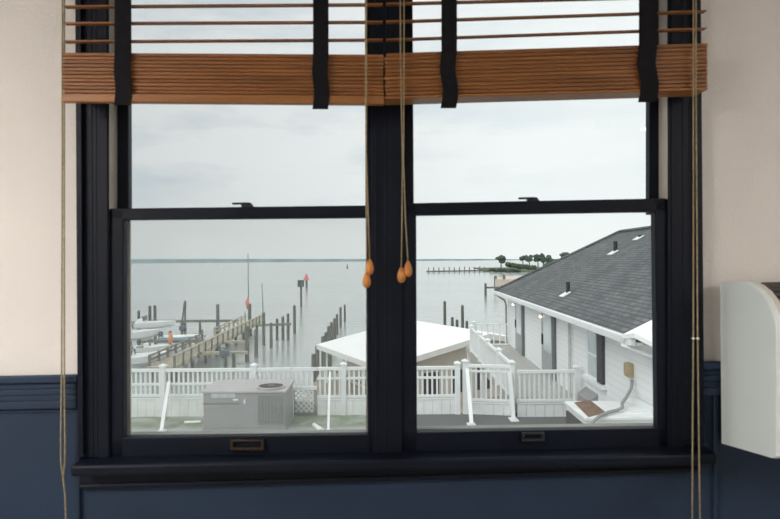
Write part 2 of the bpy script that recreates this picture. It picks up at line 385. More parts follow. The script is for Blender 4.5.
# other room surfaces (behind the camera)
YF = D + .1; YB = -3.2; X0, X1 = -3.0, 3.2
MB().box((X0 - .1, YB, -.1), (X1 + .1, YF + .05, 0)).build('floor', M['floor'], kind='structure')
MB().box((X0 - .1, YB, RT), (X1 + .1, YF + .05, RT + .1)).build('ceiling', M['ceil'], kind='structure')
MB().box((X0 - .1, YB, 0), (X0, YF - .1, RT)).build('wall_left', M['plaster'], kind='structure')
MB().box((X1, YB, 0), (X1 + .1, YF - .02, RT)).build('wall_right', M['plaster'], kind='structure')
MB().box((X0 - .1, YB - .1, 0), (X1 + .1, YB, RT)).build('wall_back', M['plaster'], kind='structure')

# ================================================================== WINDOWS
def window(nm, U, L, side):
    """U: upper sash dict, L: lower sash dict of pixel measures"""
    # the frame is the outside blind stop and white sill
    f = MB()
    if side == 'L':
        quadbar(f, [(100, 445), (130.3, 445), (129.8, 205), (100, 205)], -.075, -.083)
        quadbar(f, [(100, 447), (372, 443), (372, 431.8), (100, 434.6)], -.078, -.11)
        quadbar(f, [(366, 445), (380, 445), (380, 205), (366, 205)], -.075, -.11)
    else:
        quadbar(f, [(400, 440), (417.0, 440), (416.2, 205), (400, 205)], -.075, -.11)
        quadbar(f, [(400, 442), (682, 434), (682, 424.6), (400, 428.8)], -.078, -.11)
        quadbar(f, [(654.6, 440), (682, 440), (680, 205), (652.4, 205)], -.075, -.083)
    w = f.build(nm, M['ext'], kind='structure')
    # upper sash (outer track)
    nu0, nu1 = -.032, -.060
    a = MB()
    quadbar(a, [(U['xl0'], 214), (U['xl1b'], 214), (U['xl1'], -50), (U['xl0'], -50)], nu0, nu1)
    quadbar(a, [(U['xr0b'], 214), (U['xr1'], 214), (U['xr1'], -50), (U['xr0'], -50)], nu0, nu1)
    quadbar(a, rect(U['xl0'], U['rl'][0], U['rl'][1], U['xr1'], U['rr'][0], U['rr'][1]), nu0, nu1)
    quadbar(a, [(U['xl0'], -38), (U['xr1'], -38), (U['xr1'], -52), (U['xl0'], -52)], nu0, nu1)
    us = a.build('upper_sash', M['navy'], w, bevel=0.003)
    g = MB(); quadbar(g, [(U['xl0'] + 3, 212), (U['xr1'] - 3, 210), (U['xr1'] - 3, -45), (U['xl0'] + 3, -45)], -.046, -.049)
    g.build('glass_pane', M['glass'], us)
    # lower sash (inner track)
    nl0, nl1 = .012, -.018
    b = MB()
    quadbar(b, rect(L['x0'], L['tl'][0], L['tl'][1], L['x1'], L['tr'][0], L['tr'][1]), nl0, nl1)
    quadbar(b, [(L['x0'], 470), (L['gl'], 470), (L['gl'] + L['dl'], L['tl'][0] + 1), (L['x0'], L['tl'][0] + .5)], nl0, nl1)
    quadbar(b, [(L['gr'], 470), (L['x1'], 470), (L['x1'], L['tr'][0] + .5), (L['gr'] + L['dr'], L['tr'][0] + 1)], nl0, nl1)
    quadbar(b, rect(L['x0'], L['b'][0], L['b'][0] + 40, L['x1'], L['b'][1], L['b'][1] + 40), nl0, nl1)
    ls = b.build('lower_sash', M['navy'], w, bevel=0.003)
    g = MB(); quadbar(g, [(L['x0'] + 3, 445), (L['x1'] - 3, 440), (L['x1'] - 3, 210), (L['x0'] + 3, 210)], -.003, -.006)
    g.build('glass_pane', M['glass'], ls)
    # sash lock on the meeting rail
    lx, ly = L['lock']
    k = MB()
    quadbar(k, [(lx - 2, ly + 4), (lx + 12, ly + 4), (lx + 7, ly - 2.6), (lx - 2, ly - 2.6)], .006, -.014)
    quadbar(k, [(lx - 11, ly - .6), (lx + 4, ly - .8), (lx + 4, ly - 2.8), (lx - 11, ly - 2.4)], .010, .0)
    k.build('sash_lock', M['dark_metal'], ls, bevel=0.0012)
    if 'lift' in L:
        x0, y0, x1, y1 = L['lift']
        l = MB()
        quadbar(l, [(x0, y0 + 2.2), (x1, y0 + 1.7), (x1, y0), (x0, y0)], .021, .011)
        quadbar(l, [(x0, y1), (x1, y1), (x1, y1 - 3), (x0, y1 - 3)], .027, .011)
        quadbar(l, [(x0, y1), (x0 + 3, y1), (x0 + 3, y0), (x0, y0)], .023, .011)
        quadbar(l, [(x1 - 3, y1), (x1, y1), (x1, y0), (x1 - 3, y0)], .023, .011)
        l.build('sash_lift', M[L['liftmat']], ls, bevel=0.002)
    return w
M['ext'] = mat('exterior_trim', (0.40, 0.40, 0.38), 0.7, 0.15, 8)
w1 = window('window_1', dict(xl0=117, xl1=127.9, xl1b=128.6, xr0=364.9, xr0b=365.3, xr1=382, rl=(209, 218), rr=(206, 216), j=(105, 118, 209)),
       dict(x0=108.9, x1=386, gl=123.2, dl=.4, gr=368, dr=-2.2, tl=(208.1, 219.6), tr=(204.7, 217.2), b=(437.6, 434.2), lock=(243, 204.6), lift=(230, 439.6, 264, 450.3), liftmat='brass'), 'L')
w2 = window('window_2', dict(xl0=398, xl1=412.4, xl1b=413.9, xr0=649.7, xr0b=649.4, xr1=660, rl=(204, 213), rr=(200, 209), j=(659, 672, 200)),
       dict(x0=396, x1=669, gl=417.2, dl=-1, gr=658.0, dr=-3.2, tl=(203, 215.3), tr=(197.8, 211.2), b=(432.6, 427.6), lock=(530, 199.3), lift=(522, 432.5, 545, 441.5), liftmat='dark_metal'), 'R')
s = MB(); quadbar(s, [(125, 440), (370, 440), (370, 212), (125, 212)], -.112, -.1125)
s.build('insect_screen', M['screen'], w1)

# ================================================================== BLINDS
def blind(label, xl, xr, stT, stB, slats, tapes, cords, edge, group, dep):
    """stack: stT/stB = y at left/right end of stack top and bottom"""
    N0 = .115; N1 = .055
    xl -= 0.5; xr += 0.2
    zc = W(xl, 110, N0)
    root = thing('wooden_blind', WP(W((xl + xr) / 2, 104, N0)[0], zc[1], .08), label, 'blind')
    # head rail above the frame
    h = MB(); quadbar(h, [(xl, -66), (xr, -70), (xr, -92), (xl, -88)], N0 - .005, .036); h.build('head_rail', M['wood'], root)
    # stacked slats
    nS = 11
    a = MB(); b = MB()
    hL = (stB[0] - stT[0]); hR = (stB[1] - stT[1])
    fr = 0.80
    for i in range(nS):
        f0 = fr * i / nS; f1 = fr * (i + .92) / nS
        jx = random.uniform(-1.3, 1.3); jn = random.uniform(-.002, .002)
        yl0, yl1 = stT[0] + hL * f0, stT[0] + hL * f1; yr0, yr1 = stT[1] + hR * f0, stT[1] + hR * f1
        quadbar(a, [(xl + jx, yl1), (xr + jx * .3, yr1), (xr + jx * .3, yr0), (xl + jx, yl0)], N0 - .004 + jn, N1 + .004)
    a.build('slat_stack', M['wood'], root, bevel=0.0022)
    bk = MB(); quadbar(bk, [(xl + 3, stB[0] - 8), (xr - 3, stB[1] - 8), (xr - 3, stT[1] + 1), (xl + 3, stT[0] + 1)], N0 - .010, N1 + .010)
    bk.build('slat_core', M['wood'], root)
    y0l, y0r = stT[0] + hL * fr, stT[1] + hR * fr
    quadbar(b, [(xl - .5, stB[0] - edge * hL), (xr + .5, stB[1] - edge * hR), (xr + .5, y0r), (xl - .5, y0l)], N0 + .003, N0 - dep)
    b.build('bottom_rail', M['wood_light'], root, bevel=0.003)
    # hanging open slats
    for (ya, yb) in slats:
        c = MB(); th = .0038
        l, r = W(xl + 1, ya, N0 - .01), W(xr - 1, yb, N0 - .01)
        prof = [(-.0, -.0012), (.008, .0006), (.016, -.0012)]
        pl = []
        A = [WP(l[0], l[1], N0 - .01), WP(r[0], r[1], N0 - .01)]
        for P in A:
            pl.append([P - WN * d + Vector((0, 0, hh + .0012 + th / 2)) for d, hh in prof] + [P - WN * d + Vector((0, 0, hh + .0012 - th / 2)) for d, hh in reversed(prof)])
        c.poly(pl[0] + pl[1], [(0, 1, 2, 3, 4, 5), (11, 10, 9, 8, 7, 6)] + [(i, (i + 1) % 6, (i + 1) % 6 + 6, i + 6) for i in range(6)])
        c.build('slat', M['wood'], root)
    for (x0, x1, yb, wob) in tapes:
        c = MB()
        n = 12; yS = stT[0] + (stT[1] - stT[0]) * ((x0 - xl) / (xr - xl))
        rows = [(-60, N0 + .000), (yS - 6, N0 + .000), (yS, N0 + .006)] + [(yS + (yb - yS) * k / 6.0, N0 + .0065) for k in range(1, 7)]
        fr_, bk_ = [], []
        for i, (y, nn) in enumerate(rows):
            dx = wob * math.sin(i * 1.25) if i > 2 else 0
            for xx, lst in ((x0 + dx, fr_), (x1 + dx, fr_)):
                s_, z_ = W(xx, y, nn); lst.append(WP(s_, z_, nn)); bk_.append(WP(s_, z_, nn - .004))
        pts = fr_ + bk_; m = len(fr_); fs = []
        for i in range(len(rows) - 1):
            j = 2 * i; fs += [(j, j + 1, j + 3, j + 2), (m + j, m + j + 2, m + j + 3, m + j + 1), (j, j + 2, m + j + 2, m + j), (j + 1, m + j + 1, m + j + 3, j + 3)]
        fs += [(0, m, m + 1, 1), (m - 2, m - 1, 2 * m - 1, 2 * m - 2)]
        c.poly(pts, fs); c.build('fabric_tape', M['tape'], root)
        c2 = MB(); quadbar(c2, [(x0 + 1, stT[0] + 1), (x1 - 1, stT[0] + 1), (x1 - 1, -60), (x0 + 1, -60)], N1 + .002, N1 + .001); c2.build('fabric_tape', M['tape'], root)
    for kind, pts, r, nn, tas in cords:
        c = MB(); P = []
        for (x, y) in pts:
            s_, z_ = W(x, y, nn); P.append(WP(s_, z_, nn))
        c.tube(P, r, 6)
        o = c.build(kind, M['cord'], root, smooth=True)
        if tas == 'tassel':
            e = P[-1]; T = MB()
            T.lathe(e + Vector((0, 0, -.036)), [(.003, -.003), (.008, 0), (.0112, .008), (.0115, .017), (.0085, .029), (.0045, .037), (.002, .040)], n=14)
            T.build('tassel', M['tassel'], o, smooth=True)
        if tas == 'knot':
            e = P[len(P) // 2]; T = MB().blob(e, .0045, .004, .0035, .1, 1, 2); T.build('knot', M['white_dirty'], o)
    return root
NC = .128
blind('wooden slat blind drawn up over the left sash, its stack flush with the mullion', 63.0, 383.4, (52, 54), (102.8, 105.4),
      [(-48, -50), (-30, -32), (-12.5, -14.5), (5.5, 3.2), (22.3, 20.8), (40.5, 38.7)], [(114.5, 130.5, 104.5, .8), (313, 328.5, 108.5, 1.0)],
      [('lift_cord', [(366.5, -60), (366.5, 60), (366.3, 150), (368, 210), (369.6, 260)], .0020, NC, 'tassel'),
       ('lift_cord', [(365.2, -60), (365.6, 60), (366, 150), (366.2, 210), (366.6, 273)], .0020, NC, 'tassel'),
       ('pull_cord', [(62.5, -60), (62.2, 200), (61.6, 376), (60.8, 440), (60.9, 462), (63, 477)], .0021, .046, None),
       ('pull_cord', [(64.5, -60), (64.2, 200), (64.3, 376), (65.0, 440), (64.8, 462), (63, 477), (65, 495), (66.5, 540)], .0021, .046, None)], 0.03, 'wooden blinds', .018)
blind('wooden slat blind drawn up over the right sash, its underside tipping into view', 385.8, 707.5, (52.6, 42.5), (106.5, 97.5),
      [(-50, -56), (-33, -40), (-15.3, -23), (2.7, -5.6), (20.7, 10.2), (38.8, 27.6)], [(441.5, 457, 107.5, 1.6), (639.5, 657.5, 101.5, 1.8)],
      [('lift_cord', [(400, -60), (400.5, 60), (402.5, 160), (402, 220), (401.3, 268)], .0020, NC, 'tassel'),
       ('lift_cord', [(404, -60), (404, 60), (403.5, 160), (405.5, 220), (408, 262)], .0020, NC, 'tassel'),
       ('pull_cord', [(693.5, -60), (693.3, 100), (693.4, 250), (693.3, 338), (692.6, 420), (692.2, 540)], .0021, NC, 'knot'),
       ('pull_cord', [(696.0, -60), (696, 100), (697, 250), (697.6, 338), (698.6, 420), (700.2, 540)], .0021, NC, 'knot')], 0.15, 'wooden blinds', .070)

# ================================================================== AIR CONDITIONER on the wall
ACN = .031
acs, acz = W(720, 300, ACN)
ac = thing('air_conditioner', WP(acs + .4, W(720, 442)[1], .0), 'white wall mounted air conditioner with curved louvred top right of the window', 'air conditioner')
def onside(px, py):
    d = ray(px, py); p0 = WP(acs, 0, 0)
    t = (p0 - CAM).dot(WS) / d.dot(WS); p = CAM + d * t
    return p
prof = [(720, 281), (733, 281), (746, 281.5), (753, 285), (760, 291), (766.5, 299.5), (771.5, 310), (775, 322), (776, 334), (776, 456.5), (773, 458), (769, 457), (720, 442.5)]
P = [onside(*p) for p in prof]
P[0] = WP(acs, P[0].z, ACN); P[-1] = WP(acs, P[-1].z, ACN)
m0, m1 = W(740, 350), W(760, 300)
MB().hexa([WP(acs + .06, m0[1], ACN + .004), WP(acs + .6, m0[1], ACN + .004), WP(acs + .6, m1[1], ACN + .004), WP(acs + .06, m1[1], ACN + .004), WP(acs + .06, m0[1], .001), WP(acs + .6, m0[1], .001), WP(acs + .6, m1[1], .001), WP(acs + .06, m1[1], .001)]).build('mounting_plate', M['dark_metal'], ac)
MB().prism(P, WS * .018).build('side_panel', M['ac'], ac, bevel=0.002)
c_in = sum((p for p in P), Vector()) / len(P)
Pc = [p + WS * .018 for p in P]
MB().prism(Pc, WS * .66).build('cover', M['ac_front'], ac, bevel=0.003)
# louvred grille lying on the curved top
gr = MB(); sl_ = MB()
curve = P[2:9]
def along(t):
    i = min(int(t * (len(curve) - 1)), len(curve) - 2); f = t * (len(curve) - 1) - i
    return curve[i].lerp(curve[i + 1], f)
cen = (P[0] + P[-1]) / 2
def outn(t):
    a = along(max(0, t - .02)); b = along(min(1, t + .02)); d = (b - a).normalized()
    nrm = d.cross(WS).normalized()
    if nrm.dot(along(t) - cen) < 0: nrm = -nrm
    return nrm
for k in range(24):
    t0_, t1_ = .06 + .80 * k / 24, .06 + .80 * (k + 1) / 24
    a0, a1 = along(t0_), along(t1_)
    n0_, n1_ = outn(t0_), outn(t1_)
    gr.hexa([a0 + WS * .032 + n0_ * .001, a0 + WS * .60 + n0_ * .001, a1 + WS * .60 + n1_ * .001, a1 + WS * .032 + n1_ * .001,
             a0 + WS * .032 - n0_ * .004, a0 + WS * .60 - n0_ * .004, a1 + WS * .60 - n1_ * .004, a1 + WS * .032 - n1_ * .004])
    if k % 3 == 1:
        sl_.hexa([a0 + WS * .032 + n0_ * .0045, a0 + WS * .60 + n0_ * .0045, a1 + WS * .60 + n1_ * .002, a1 + WS * .032 + n1_ * .002,
                  a0 + WS * .032 - n0_ * .003, a0 + WS * .60 - n0_ * .003, a1 + WS * .60 - n1_ * .003, a1 + WS * .032 - n1_ * .003])
g_ = gr.build('grille', M['black'], ac); sl_.build('louvre_slats', M['ac_slat'], g_)

# ================================================================== OUTSIDE: setting
ZR = -2.1                      # flat roof below the window
ZW = -5.9                      # water
ZG = -5.35                     # land behind the bulkhead
R_ = 5200
MB().poly([(-R_, 16, ZW), (R_, 16, ZW), (R_, R_, ZW), (-R_, R_, ZW)], [(0, 1, 2, 3)]).build('water_surface', M['water'], kind='structure')
MB().poly([(-60, -30, ZW - 2.2), (60, -30, ZW - 2.2), (60, 420, ZW - 2.2), (-60, 420, ZW - 2.2)], [(0, 1, 2, 3)]).build('sea_bed', M['ground'], kind='structure')
MB().box((-4.4, 2.0, ZW - 2.1), (40, 40, ZG)).build('ground', M['ground'], kind='structure')
MB().box((-14, 2.05, ZR - .35), (14, 14.56, ZR)).build('flat_roof', M['roofing'], kind='structure')
MB().box((-13.6, 2.1, ZW - 2.1), (13.6, 14.3, ZR - .35)).build('wall_lower', M['siding'], kind='structure')
# far wooded shore
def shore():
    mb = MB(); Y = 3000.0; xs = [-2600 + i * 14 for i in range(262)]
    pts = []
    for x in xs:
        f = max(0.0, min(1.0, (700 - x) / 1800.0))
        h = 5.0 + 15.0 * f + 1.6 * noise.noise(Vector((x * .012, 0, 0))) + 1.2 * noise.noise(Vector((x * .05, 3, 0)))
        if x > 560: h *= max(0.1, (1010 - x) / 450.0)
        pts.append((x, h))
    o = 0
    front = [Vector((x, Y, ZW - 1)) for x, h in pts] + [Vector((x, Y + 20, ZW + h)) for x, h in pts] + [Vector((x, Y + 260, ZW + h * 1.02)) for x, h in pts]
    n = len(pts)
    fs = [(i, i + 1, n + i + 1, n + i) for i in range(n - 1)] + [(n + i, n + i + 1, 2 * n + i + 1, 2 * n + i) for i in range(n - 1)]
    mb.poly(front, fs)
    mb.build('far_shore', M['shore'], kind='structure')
shore()

# ================================================================== RAILINGS on the roof
def picket_child(root, mesh_holder, pos, w, d, z0, z1, mname='white'):
    key = round(z1 - z0, 3), w
    if key not in mesh_holder:
        me = MB().box((-w / 2, -d / 2, 0), (w / 2, d / 2, z1 - z0))
        o = MB(); o.v, o.f = me.v, me.f
        ob = o.build('picket', M[mname]); ob.parent = root
        mesh_holder[key] = ob
    else:
        ob = mesh_holder[key].copy(); COL.objects.link(ob); ob.parent = root
    ob.location = Vector((pos[0], pos[1], z0)) - root.location
    return ob
def railing(label, A, B, ztop, zbase, skirt, posts, pitch=.113, mid=None, caps=True, group=None, skirtmat='white_dirty', braces=(), second=None, thick=.05, rail_h=.075):
    """fence run from A to B (x, y)."""
    A, B = Vector((A[0], A[1], 0)), Vector((B[0], B[1], 0)); d = B - A; L = d.length; u = d / L; nn = Vector((u.y, -u.x, 0))
    zs = zbase + skirt
    root = thing('picket_railing', ((A + B) / 2) + Vector((0, 0, zbase)), label, 'railing', group)
    def rail(z, h, w=thick, nm='rail'):
        MB().obox((A + B) / 2 + Vector((0, 0, z)), d / 2, nn * w / 2, Vector((0, 0, h / 2))).build(nm, M['white'], root, bevel=0.004)
    rail(ztop - rail_h / 2, rail_h, thick + .03)
    if mid: rail(mid, .055)
    if second: rail(second, .05)
    rail(zs + .04, .06)
    if skirt > .12:
        sk = MB(); nb = max(1, int(L / .2))
        for i in range(nb):
            a = A + u * (L * i / nb + .004); b = A + u * (L * (i + 1) / nb - .004)
            sk.obox((a + b) / 2 + Vector((0, 0, zbase + (skirt - .055) / 2)), (b - a) / 2, nn * .012, Vector((0, 0, (skirt - .055) / 2)))
        sk.build('skirt_boards', M[skirtmat], root)
        MB().obox((A + B) / 2 + Vector((0, 0, zbase + skirt * .93)) - nn * .0, d / 2, nn * .020, Vector((0, 0, .02))).build('rail', M['white'], root)
    hold = {}
    n = int(L / pitch)
    for i in range(n):
        p = A + u * (L * (i + .5) / n)
        if abs(u.x) > .9: picket_child(root, hold, p, .044, .03, zs + .02, ztop - .04)
        else: picket_child(root, hold, p, .035, .055, zs + .02, ztop - .04)
    for t in posts:
        p = A + u * t
        o = MB().box((p.x - .06, p.y - .06, zbase), (p.x + .06, p.y + .06, ztop + .05)).build('post', M['white'], root, bevel=0.004)
        MB().poly([(p.x - .08, p.y - .08, ztop + .05), (p.x + .08, p.y - .08, ztop + .05), (p.x + .08, p.y + .08, ztop + .05), (p.x - .08, p.y + .08, ztop + .05),
                   (p.x - .08, p.y - .08, ztop + .08), (p.x + .08, p.y - .08, ztop + .08), (p.x + .08, p.y + .08, ztop + .08), (p.x - .08, p.y + .08, ztop + .08), (p.x, p.y, ztop + .13)],
                  [(3, 2, 1, 0), (0, 1, 5, 4), (1, 2, 6, 5), (2, 3, 7, 6), (3, 0, 4, 7), (4, 5, 8), (5, 6, 8), (6, 7, 8), (7, 4, 8)]).build('post_cap', M['white'], o)
    for (x0, y0, z0, x1, y1, z1, w) in braces:
        MB().beam((x0, y0, z0), (x1, y1, z1), w, w).build('brace', M['white'], root, bevel=0.003)
        MB().box((x1 - w * 1.1, y1 - w * 2.0, ZR), (x1 + w * 1.1, y1 + w * 1.8, ZR + .025)).build('foot_plate', M['white_dirty'], root)
    return root
YFN = 14.5
hp_wall = lambda Y: 4.2 + .0214 * Y
zt = at(250, 367.6, YFN).z
zb0 = ZR
px2x = lambda px, Y: at(px, 380, Y).x
def brace(px_t, py_t, px_b, py_b, w, yt=YFN - .06):
    p0 = at(px_t, py_t, yt); p1 = atz(px_b, py_b, ZR)
    return (p0.x, p0.y, p0.z, p1.x, p1.y, ZR + .02, w)
xA = px2x(10, YFN); xB = px2x(290.6, YFN); xC = px2x(317.6, YFN); xD = px2x(459, YFN)
railing('white picket railing behind the big grey rooftop unit, with a leaning brace', (xA, YFN), (xB, YFN), zt, ZR, .46,
        [px2x(163, YFN) - xA, px2x(254, YFN) - xA], mid=at(250, 383, YFN).z, braces=[brace(169, 382, 161.5, 431.5, .075)])
railing('white vinyl railing between the lattice gate and the post right of the mullion', (xC, YFN), (xD, YFN), at(390, 366.2, YFN).z, ZR, .40,
        [px2x(343.5, YFN) - xC, px2x(401, YFN) - xC, px2x(457.5, YFN) - xC], mid=at(390, 377.5, YFN).z, braces=[brace(330, 372, 328.3, 430.5, .05)])
xE = px2x(464, YFN); xF = px2x(513.3, 14.30)
railing('short white railing bay with tall pickets, two braces and the deck corner post', (xE, YFN + .02), (xF, 14.30), at(490, 364, 14.42).z, ZR, .30,
        [.03, (Vector((xF - xE, .2, 0))).length - .03], second=at(490, 371, 14.42).z, braces=[brace(467, 369, 471.5, 425, .085), brace(509.5, 372, 513.5, 419.5, .085, 14.2)])
# railing round the deck of the white house
YB2 = 14.18
xG = hp_wall(YB2) - .06
railing('low white railing from the deck corner post to the white house wall', (xF + .065, YB2), (xG, YB2), at(548, 369.5, YB2).z, ZR, .34, [(xG - xF) - .17], pitch=.112)
zdk = -1.8
pe = at(471, 328.5, 22.3)
railing('white side railing running away along the house deck towards the water', (xF + .02, 14.45), (pe.x, 22.3), at(515, 364, 14.4).z, zdk, .02, [1.9, 3.8, 5.6, 7.7], pitch=.16)
pf0, pf1 = at(473, 323.5, 23.7), at(508, 323, 23.7)
railing('white railing across the far end of the house deck', (pf0.x, 23.7), (pf1.x + .02, 23.7), pf0.z, zdk, .02, [.03], pitch=.2, thick=.035, rail_h=.05)
# lattice gate
gp = [at(293.5, 388, YFN).x, at(316.9, 388, YFN).x]
zg0, zg1 = at(304, 413.5, YFN).z, at(304, 388, YFN).z
gate = thing('lattice_gate', ((gp[0] + gp[1]) / 2, YFN, ZR), 'white lattice panel in a grey frame right of the grey rooftop unit', 'gate')
g = MB()
g.box((gp[0], YFN - .02, zg0), (gp[1], YFN + .02, zg0 + .04)).box((gp[0], YFN - .02, zg0), (gp[0] + .03, YFN + .02, zg1)).box((gp[1] - .07, YFN - .02, ZR), (gp[1], YFN + .02, zg1))
g.build('frame', M['hvac'], gate)
MB().box((gp[0], YFN - .035, zg1 - .03), (gp[1], YFN + .035, zg1 + .05)).build('top_rail', M['white'], gate)
MB().box((gp[0] - .03, YFN - .035, zt - .075), (gp[1] - .0, YFN + .035, zt)).build('top_rail', M['white'], gate)
l = MB()
for sgn in (1, -1):
    for k in range(-6, 9):
        c0 = gp[0] + .02 + k * .125
        ps = []
        z0, z1 = zg0 + .03, zg1 - .01
        xa, xb = (c0, c0 + (z1 - z0)) if sgn > 0 else (c0 + (z1 - z0), c0)
        # clip to panel
        P0, P1 = Vector((xa, 0, z0)), Vector((xb, 0, z1)); lo, hi = gp[0] + .02, gp[1] - .03
        ts = sorted([max(0, min(1, (lo - P0.x) / (P1.x - P0.x))), max(0, min(1, (hi - P0.x) / (P1.x - P0.x)))])
        if ts[1] - ts[0] < .04: continue
        a, b = P0.lerp(P1, ts[0]), P0.lerp(P1, ts[1])
        a.y = b.y = YFN + (.006 if sgn > 0 else -.006)
        l.beam(a, b, .012, .030)
l.build('lattice', M['white'], gate)
hold = {}
for k in range(4): picket_child(gate, hold, (gp[0] + .06 + k * .13, YFN), .05, .03, zg1, zt - .03)
MB().box((gp[0], YFN + .03, ZR), (gp[1], YFN + .05, zg0 + .3)).build('back_board', M['hvac_top'], gate)

# ================================================================== ROOFTOP UNIT
uY0, uY1 = 13.15, 14.25
uL, uRr = at(202.5, 410, uY0).x, at(285.8, 410, uY0).x
uT = at(245, 390.2, uY0).z
hv = thing('rooftop_unit', ((uL + uRr) / 2, (uY0 + uY1) / 2, ZR), 'big grey rooftop air conditioning unit with a round top fan, before the railing', 'air conditioning unit')
MB().box((uL + .02, uY0, ZR + .08), (uRr - .02, uY1, uT - .03)).build('cabinet', M['hvac'], hv, bevel=0.01)
MB().box((uL, uY0 - .02, ZR), (uRr, uY1 + .02, ZR + .08)).build('base_rail', M['hvac'], hv)
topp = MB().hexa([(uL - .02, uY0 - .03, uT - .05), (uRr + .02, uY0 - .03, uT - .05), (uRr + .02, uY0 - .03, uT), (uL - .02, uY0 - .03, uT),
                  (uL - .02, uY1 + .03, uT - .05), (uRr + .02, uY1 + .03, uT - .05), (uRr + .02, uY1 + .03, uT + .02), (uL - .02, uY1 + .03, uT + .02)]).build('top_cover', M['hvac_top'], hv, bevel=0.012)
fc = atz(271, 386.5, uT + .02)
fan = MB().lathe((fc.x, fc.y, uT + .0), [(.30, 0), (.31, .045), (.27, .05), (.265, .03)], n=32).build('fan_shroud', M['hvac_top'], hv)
fg = MB()
for k in range(1, 9): fg.lathe((fc.x, fc.y, uT + .035), [(.033 * k, 0), (.033 * k, .012), (.033 * k - .012, .012), (.033 * k - .012, 0)], n=28)
for k in range(8):
    a = k * math.pi / 8; dv = Vector((math.cos(a) * .27, math.sin(a) * .27, 0)); fg.beam(Vector((fc.x, fc.y, uT + .05)) - dv, Vector((fc.x, fc.y, uT + .05)) + dv, .008, .008)
fg.lathe((fc.x, fc.y, uT + .03), [(.08, 0), (.08, .03), (.03, .035)], n=20)
fg.build('fan_grille', M['grille'], hv)
MB().lathe((fc.x, fc.y, uT + .012), [(.265, 0), (.265, .012)], n=28).build('fan_well', M['black'], hv)
cx0, cx1 = at(258, 410, uY0).x, at(283.5, 410, uY0).x
c = MB(); c.box((cx0, uY0 - .012, ZR + .16), (cx1, uY0 + .01, uT - .10))
co = c.build('coil_guard', M['hvac_dark'], hv)
c = MB()
for k in range(22):
    z = ZR + .17 + (uT - .11 - ZR - .17) * k / 21; c.box((cx0, uY0 - .02, z), (cx1, uY0 - .006, z + .008))
for k in range(9):
    x = cx0 + (cx1 - cx0) * k / 8; c.box((x - .004, uY0 - .022, ZR + .16), (x + .004, uY0 - .006, uT - .10))
c.build('wire_guard', M['hvac'], co)
lb = [at(211, 392.5, uY0 - .02), at(235, 397.5, uY0 - .02)]
MB().box((lb[0].x, uY0 - .012, lb[1].z), (lb[1].x, uY0 + .01, lb[0].z)).build('name_plate', M['label'], hv)
s0_, s1_ = at(203, 402.6, uY0), at(240, 404, uY0)
MB().box((s0_.x, uY0 - .006, s1_.z), (s1_.x, uY0 + .01, s0_.z)).build('panel_seam', M['hvac_dark'], hv)
h0, h1 = at(244, 399, uY0), at(245.5, 403, uY0)
MB().box((h0.x, uY0 - .03, h1.z), (h1.x, uY0 + .01, h0.z)).build('handle', M['white_dirty'], hv)
h0, h1 = at(233, 398.5, uY0), at(238, 400, uY0)
MB().box((h0.x, uY0 - .014, h1.z), (h1.x, uY0 + .01, h0.z)).build('sticker', M['white'], hv)
# pipes lying on the roof
p0, p1 = atz(184.5, 422, ZR + .03), atz(201, 421.5, ZR + .03)
recentre(tag(MB().tube([p0, p1], .035, 10).build('drain_pipe', M['white']), 'white drain pipe lying on the roof left of the big grey unit', 'pipe'), p0)
p0, p1 = atz(314, 424.5, ZR + .04), atz(322, 430, ZR + .04)
recentre(tag(MB().tube([p0, p1], .05, 10).build('drain_pipe', M['white']), 'short white pipe stub lying on the mossy roof below the railing', 'pipe'), p0)

# ================================================================== WHITE HOUSE
def hp(a, b, z): return Vector((4.2 + .0214 * a + b, a - .0214 * b, z))
AN, AF = 3.5, 24.4
ZE = 1.6 - 1.30
house = thing('house', hp(15, 2, ZR), 'white sided house with dark grey hip roof right of the deck', 'house')
hw = MB()
def hbox(mb, a0, a1, b0, b1, z0, z1):
    return mb.hexa([hp(a0, b0, z0), hp(a1, b0, z0), hp(a1, b0, z1), hp(a0, b0, z1), hp(a0, b1, z0), hp(a1, b1, z0), hp(a1, b1, z1), hp(a0, b1, z1)])
hbox(hw, 8.2, AF, 0, 6.6, ZG, ZE + .02)
hw.build('wall', M['siding'], house)
# roof
OV = .42; RW = 3.75; RH = 2.18
e0, e1 = hp(10.1, -OV, ZE), hp(AF + OV, -OV, ZE)
r0, r1 = hp(10.1, -OV + RW, ZE + RH), hp(AF + OV - RW, -OV + RW, ZE + RH)
f0, f1 = hp(10.1, -OV + 2 * RW, ZE), hp(AF + OV, -OV + 2 * RW, ZE)
dz = Vector((0, 0, -.09))
rf = MB().poly([e0, e1, r1, r0, f0, f1, e0 + dz, e1 + dz, f1 + dz, f0 + dz],
               [(0, 1, 2, 3), (3, 2, 5, 4), (1, 5, 2), (6, 9, 8, 7), (0, 6, 7, 1), (1, 7, 8, 5), (5, 8, 9, 4), (0, 3, 4, 9, 6)])
rf.build('roof', M['shingle'], house)
sf = MB(); hbox(sf, 9.9, AF + OV - .05, -OV + .03, .02, ZE - .14, ZE - .09); sf.build('soffit', M['white'], house)
ft = MB(); hbox(ft, 9.9, AF + OV + .04, -OV - .09, -OV + .02, ZE - .15, ZE - .01); ft.build('gutter', M['white'], house, bevel=0.02)
ft = MB(); hbox(ft, AF + OV - .02, AF + OV + .05, -OV - .02, 2 * RW - OV, ZE - .15, ZE - .01); ft.build('fascia', M['white'], house)
hc = MB(); hc.tube([e1 + Vector((0, 0, .02)), r1 + Vector((0, 0, .03)), r0 + Vector((0, 0, .03))], .06, 6); hc.build('ridge_cap', M['shingle'], house)
def wall_a(px):              # distance along the house wall seen at this pixel column
    k = (px - CX) / F
    return 4.2 / (k - .0214)
